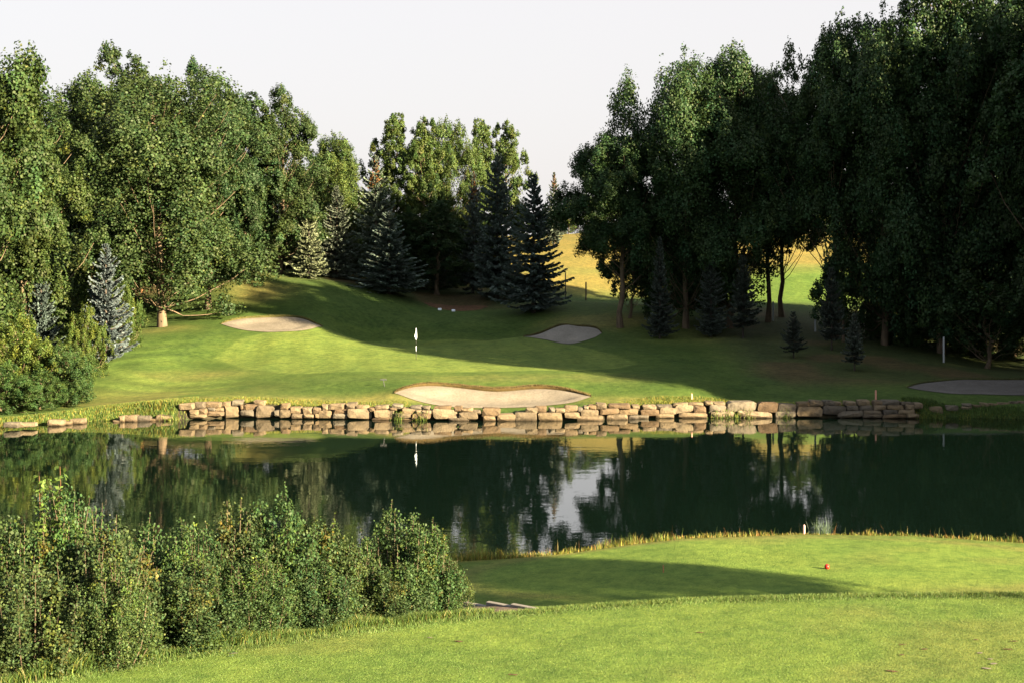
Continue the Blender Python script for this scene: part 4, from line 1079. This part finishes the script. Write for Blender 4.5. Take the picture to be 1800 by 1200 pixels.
post('hazard_stake', 'pale pink stake upright in the golden grass behind the forward tee', 'stake', 1413.5, 45.0, 921, w=0.075, mat='pale_stake', group=G9, point=True)
post('hazard_stake', 'leaning pink stake in golden grass beside the thicket', 'stake', 779, 43.6, 957, w=0.085, mat='pale_stake', lean=(-0.32, 0.0), group=G9, point=True)
post('tee_stake', 'thin brown stake on the forward tee in the tree shadow', 'stake', 1166, 39.4, 992, w=0.035, mat='wood', point=True)

def tee_marker(px, d):
    X = PX(px, d); z = gz(X, d)
    root = empty('tee_marker', (X, d, z)); tag(root, 'small round red tee marker on the forward tee', 'tee marker')
    mb = MB(); mb.tube([(0, 0, 0.0), (0, 0, .02), (0, 0, .06), (0, 0, .10), (0, 0, .125), (0, 0, .135)], [.05, .064, .07, .058, .034, .008], 14); mb.build('body', M['red'], root, True)
    mb = MB(); mb.tube([(0, 0, -.1), (0, 0, .005)], .015, 8); mb.build('spike', M['metal'], root)
tee_marker(1453.5, 39.2)

def rake():
    d = 92.2; X = PX(674, d); z = gz(X, d)
    root = empty('bunker_rake', (X, d, z)); tag(root, 'small dark T-shaped rake standing in grass beside the front bunker', 'rake')
    mb = MB(); mb.tube([(0.08, 0, -.1), (0, 0, .42)], .02, 6); mb.build('handle', M['metal'], root)
    mb = MB(); mb.box((0, 0, .44), (.42, .05, .05), bev=.01); mb.build('head', M['metal'], root)
    for k in range(8):
        mb = MB(); mb.tube([(-.19+.054*k, 0, .465), (-.19+.054*k, 0, .53)], [.008, .004], 4); mb.build('tooth', M['metal'], root)
rake()

def bench():
    d = min(np.arange(112, 142, 0.5), key=lambda q: abs(PZ(509, q)-gz(PX(241, q), q)-0.45)); d = float(d); X = PX(241, d); z = gz(X, d)
    root = empty('wooden_bench', (X, d, z), 0.15); tag(root, 'small orange-brown wooden bench half hidden in leaves left of the big trunk', 'bench')
    zt = PZ(509, d)-z
    for k in range(3):
        mb = MB(); mb.box((0, -0.16+.16*k, zt), (1.25, .13, .06), bev=.01); mb.build('seat_plank', M['wood'], root)
    for sx in (-.45, .45):
        mb = MB(); mb.box((sx, 0, zt/2-.03-.1), (.10, .40, zt-.06+.2), bev=.01); mb.build('leg', M['wood'], root)
bench()

# mulch bed with two white blocks
def mulch_bed():
    root = empty('mulch_bed', (PX(800, 134.5), 134.5, 0)); tag(root, 'oval bed of brown mulch in shade behind the green', 'mulch bed')
    n, m = 40, 6; V = [(0, 0, 0)]; cx, cy = PX(801, 134.5), 134.5
    pts = []
    for j in range(1, m+1):
        for i in range(n):
            th = 2*math.pi*i/n; q = j/m*(1+0.05*math.sin(3*th)+.04*math.sin(7*th))
            pts.append((cx+3.0*q*math.cos(th), cy+1.9*q*math.sin(th)))
    P = np.array([(cx, cy)]+pts); z = ground_z(P[:, 0], P[:, 1])
    rr = np.hypot((P[:, 0]-cx)/3.0, (P[:, 1]-cy)/1.9)
    z = z+0.10*sstep(1.02, 0.85, rr)+0.05*np.random.default_rng(1).random(len(z))*(rr < .95)-0.02
    fs_ = [(0, 1+i, 1+(i+1) % n) for i in range(n)]
    for j in range(m-1):
        for i in range(n):
            a = 1+j*n+i; b = 1+j*n+(i+1) % n
            fs_ += [(a, a+n, b+n), (a, b+n, b)]
    o = link('mulch', np_mesh('mulch', np.c_[P[:, 0]-cx, P[:, 1]-cy, z], fs_, M['mulch']), root)
    root.location = (cx, cy, 0)
mulch_bed()
for px, lab in ((773, 'left of two small white blocks at the mulch bed edge'), (797, 'right of two small white blocks at the mulch bed edge')):
    d = 132.0; X = PX(px, d); mb = MB(); mb.box((0, 0, .08), (.34, .22, .2), bev=.03)
    o = mb.build('white_block', M['white']); o.location = (X, d, gz(X, d)); tag(o, lab, 'marker', 'white blocks by the mulch bed')

# concrete kerb with bare soil beside the thicket
def kerb():
    root = empty('concrete_kerb', (0, 34.2, 0)); tag(root, 'short pale concrete edging beside the thicket end', 'kerb')
    a = np.array((PX(815, 35.0), 35.0)); b = np.array((PX(944, 33.6), 33.6))
    n = 3
    for i in range(n):
        p = a+(b-a)*(i+.5)/n; L = np.linalg.norm(b-a)/n-.006
        mb = MB(); mb.box((0, 0, 0), (L, .14, .26), bev=.012)
        o = mb.build('kerb_block', M['concrete'], root); z = gz(p[0], p[1])
        o.location = (p[0], p[1]-34.2, z-.03); o.rotation_euler = (0, 0, math.atan2(b[1]-a[1], b[0]-a[0]))
    # soil patch in front
    n, m = 12, 8; t, u = np.meshgrid(np.linspace(0, 1, n), np.linspace(0, 1, m))
    c0 = np.array((PX(800, 32.2), 32.2)); c1 = np.array((PX(915, 32.6), 32.6))
    X = (a[0]*(1-t)+b[0]*t)*(1-u)+(c0[0]*(1-t)+c1[0]*t)*u; Y = (a[1]*(1-t)+b[1]*t)*(1-u)+(c0[1]*(1-t)+c1[1]*t)*u-.05
    Z = ground_z(X, Y)+.02+.02*np.random.default_rng(2).random(X.shape)
    I = np.arange(n*m).reshape(m, n); F = np.stack([I[:-1, :-1], I[1:, :-1], I[1:, 1:], I[:-1, 1:]], -1).reshape(-1, 4)
    o = link('soil', np_mesh('soil', np.c_[X.ravel(), Y.ravel(), Z.ravel()], F, M['soil'])); o['kind'] = 'structure'
kerb()

# ------------------------------------------------------------------ grass
def scatter(n, fx, fy, seed):
    r = np.random.default_rng(seed); return fx(r, n), fy(r, n), r
def grass(name, label, x, y, h, w, c, lean=0.4, seg=2, dirv=None, z=None):
    P = np.c_[x, y, (ground_z(x, y) if z is None else z)-0.02]
    o = link(name, blades_mesh(name, P, h, w, c, lean, None, dirv, seg)); tag(o, label, 'grass', kind='stuff')
    return o
def mixcol(r, n, cols, p, var=.25):
    k = r.choice(len(cols), n, p=p); return np.array(cols)[k]*np.exp(r.normal(0, var, n))[:, None]
GOLDB = (0.21, 0.145, 0.030); STRAW = (0.24, 0.19, 0.07); GRN = (0.065, 0.098, 0.018); YEL = (0.14, 0.138, 0.022); RUST = (0.22, 0.10, 0.035); DGR = (0.045, 0.075, 0.018)
# golden fringe on the near shore
r = np.random.default_rng(51); n = 46000
x = r.uniform(-9, 19, n); ns = near_shore(x)
y = ns-1.35+1.75*r.random(n)**0.9-0.0
dens = lattice_noise(x, y*0+3, 31, 1.1)
dens2 = lattice_noise(x, y*0+8, 32, 0.35); h = (0.05+0.28*r.random(n)**1.5*(0.15+dens)*(0.4+dens2))*np.interp(x, [-9, 0, 3, 8, 19], [1.5, 1.35, 1.1, 0.85, 0.95])
grass('grass', 'golden dry grass fringe along the near water edge', x, y, h, np.full(n, .008), mixcol(r, n, [GOLDB, STRAW, YEL, GRN, RUST], [.26, .08, .34, .25, .07]), 0.5)
# thin seed stalks standing above it
n = 700; x = r.uniform(-4, 18, n); y = near_shore(x)-1.0+1.2*r.random(n)
grass('grass', 'thin tall seed stalks standing over the golden fringe', x, y, 0.30+0.32*r.random(n)**2, np.full(n, .006), mixcol(r, n, [STRAW, RUST, GRN], [.3, .3, .4]), 0.35)
# wispy grey plant by the pale stake
n = 260; x = PX(1443, 45.2)+r.normal(0, .14, n); y = 45.2+r.normal(0, .12, n)
grass('tall_weed', 'wispy grey-green weed behind the forward tee', x, y, 0.35+0.45*r.random(n), np.full(n, .006), mixcol(r, n, [(0.10, 0.13, 0.09), DGR], [.7, .3]), 0.75)
# long grass at the thicket foot
n = 42000; x = r.uniform(-11.5, -0.4, n); y = tee_edge(x)+0.12+1.5*r.random(n)**1.2
dens = lattice_noise(x, y, 33, 0.8)
grass('grass', 'long green grass at the foot of the foreground thicket', x, y, (0.16+0.42*r.random(n)*dens)*np.interp(x, [-11, -6, -2, -.4], [1.4, 1.15, .8, .35]), np.full(n, .007), mixcol(r, n, [DGR, GRN, YEL, STRAW], [.42, .42, .12, .04]), 0.7)
# turf blades of the front tee
n = 330000; x = r.uniform(-9.5, 13.5, n); y = 23.2+8.6*r.random(n)
k = (y < tee_edge(x)+0.25); x, y = x[k], y[k]; n = len(x)
pat = lattice_noise(x, y, 35, 1.3)*.6+lattice_noise(x, y, 36, .35)*.4
edge = sstep(-0.5, 0.05, y-tee_edge(x))
cc = mixcol(r, n, [(0.082, 0.120, 0.028), (0.062, 0.102, 0.024), (0.13, 0.135, 0.042)], [.5, .36, .14], .3)*(0.6+0.8*pat)[:, None]
grass('grass', 'short mown turf of the front tee in the foreground', x, y, (0.022+0.024*r.random(n))*(1+1.6*edge), np.full(n, .006), cc, 0.9, 1)
# shaggy rim of the front tee
n = 26000; x = r.uniform(-9.5, 14, n); y = tee_edge(x)-0.1+0.55*r.random(n)
grass('grass', 'shaggy longer turf along the rim of the front tee', x, y, 0.04+0.06*r.random(n), np.full(n, .006), mixcol(r, n, [GRN, (0.085, 0.12, 0.026), YEL], [.4, .45, .15], .2), 0.8, 1)
# turf blades of the forward tee
n = 160000; x = r.uniform(-4, 17.5, n); y = 32.5+12*r.random(n)
k = (y > tee_edge(x)+2) & (y < near_shore(x)-1.2); x, y = x[k], y[k]; n = len(x)
pat = lattice_noise(x, y, 37, 1.6)*.6+lattice_noise(x, y, 38, .4)*.4
cc = mixcol(r, n, [(0.090, 0.124, 0.027), (0.070, 0.105, 0.024), (0.145, 0.14, 0.042)], [.5, .34, .16], .25)*(0.62+0.76*pat)[:, None]
grass('grass', 'mown turf of the forward tee and its collar', x, y, 0.016+0.016*r.random(n), np.full(n, .009), cc, 0.9, 1)
# fringe on top of the stone wall
n = 30000; px_ = r.uniform(200, 1800, n); x = PX(px_, 88.5); y = far_shore(x)+0.75+1.5*r.random(n)**1.5
k = ~((px_ > 722) & (px_ < 1035)); x, y, px_ = x[k], y[k], px_[k]; n = len(x)
grass('grass', 'yellowing grass hanging over the top of the stone wall', x, y, 0.07+0.16*r.random(n)*lattice_noise(x, y, 40, 1.5), np.full(n, .018), mixcol(r, n, [YEL, GRN, GOLDB], [.42, .38, .2]), 0.6, 1)
# long grass of the left bank
n = 16000; px_ = r.uniform(20, 330, n); x = PX(px_, 87); y = far_shore(x)-0.25+3.2*r.random(n)
dens = lattice_noise(x, y, 41, 1.6)
grass('grass', 'long bright grass on the left bank between bushes and wall', x, y, 0.15+0.55*r.random(n)*dens*sstep(3.2, 0.2, y-far_shore(x)), np.full(n, .018), mixcol(r, n, [GRN, YEL, DGR, GOLDB], [.4, .3, .2, .1]), 0.5)
# tufts growing between the stones
n = 1500; tx = np.array([300, 309, 703, 745, 700, 1262, 1283, 1300, 1320, 1625, 1640, 1655, 1690, 1385, 735]); k = r.integers(0, len(tx), n)
x = PX(tx[k]+r.normal(0, 5, n), 87.6); y = far_shore(x)-0.05+0.35*r.random(n)
grass('grass', 'green tufts sprouting between the wall stones', x, y, 0.08+0.2*r.random(n), np.full(n, .014), mixcol(r, n, [GRN, DGR, YEL], [.5, .2, .3]), 0.6, 2, z=np.full(n, 0.02)+0.5*(r.random(n)**3))
# shaded grass under the low wall on the right
n = 9000; px_ = r.uniform(1610, 1810, n); x = PX(px_, 87.3); y = far_shore(x)+0.1+2.6*r.random(n)
grass('grass', 'dark uncut grass between the low stone row and the water', x, y, 0.10+0.25*r.random(n), np.full(n, .018), mixcol(r, n, [GRN, DGR], [.5, .5]), 0.6, 1)

# tall reddish shoots rising out of the thicket
def shoots():
    d = 27.6
    for i, (px, top, lab) in enumerate([(76, 835, 'red-stemmed shoot tallest on the left above the thicket'), (64, 858, 'short red-stemmed shoot at the left of the four'), (100, 868, 'short leafy shoot between the two tall ones'), (118, 822, 'tallest red-stemmed shoot above the thicket')]):
        X = PX(px, d+.1*i); z = gz(X, d); H = PZ(top, d)-z
        root = empty('poplar_shoot', (X, d+.1*i, z)); tag(root, lab, 'sapling', 'red-stemmed shoots above the thicket')
        mb = MB(); rr = np.random.default_rng(i+5); lean = rr.normal(0, .05, 2)
        path = [(lean[0]*t*H*.3, lean[1]*t*H*.3, t*H) for t in (0, .35, .7, 1)]
        mb.tube(path, [.016, .012, .009, .005], 5); mb.build('stem', M['shoot'], root)
        n = 110; t = 0.55+0.45*rr.random(n); th = rr.random(n)*6.28
        P = np.c_[np.cos(th)*.11+lean[0]*t*H*.3, np.sin(th)*.11+lean[1]*t*H*.3, t*H+.02]
        nn = np.c_[np.cos(th)*.6, np.sin(th)*.6, np.full(n, .7)]+rr.normal(0, .3, (n, 3))
        V, F = leaf_quads(P, nn, .13*rr.uniform(.6, 1.2, n), rr, .55)
        v = np.exp(rr.normal(0, .2, n)); lc = np.c_[v*1.9, v*1.75, v*1.0]
        link('leaves', np_mesh('leaves', V, F, M['shrub'], {'lc': np.repeat(lc, 4, 0)}), root)
shoots()

# divots and scuffs on the front tee
r = np.random.default_rng(77)
for i in range(16):
    px, py = (r.uniform(1560, 1790), r.uniform(1120, 1190)) if i < 11 else (r.uniform(300, 1500), r.uniform(1090, 1190))
    d = 7.1*FOC/(py-HOR); X = PX(px, d); n = 9
    a, b = r.uniform(.05, .11), r.uniform(.025, .05)
    V = [(0, 0, .012)]+[(a*math.cos(2*math.pi*q/n)*r.uniform(.7, 1.2), b*math.sin(2*math.pi*q/n)*r.uniform(.7, 1.2), .004) for q in range(n)]
    o = link('divot', np_mesh('divot', V, [(0, 1+q, 1+(q+1) % n) for q in range(n)], M['mulch'] if i % 3 else M['sand'])); o.location = (X, d, gz(X, d)+.012); o.rotation_euler = (0, 0, r.uniform(-.4, .4))
    o['kind'] = 'structure'
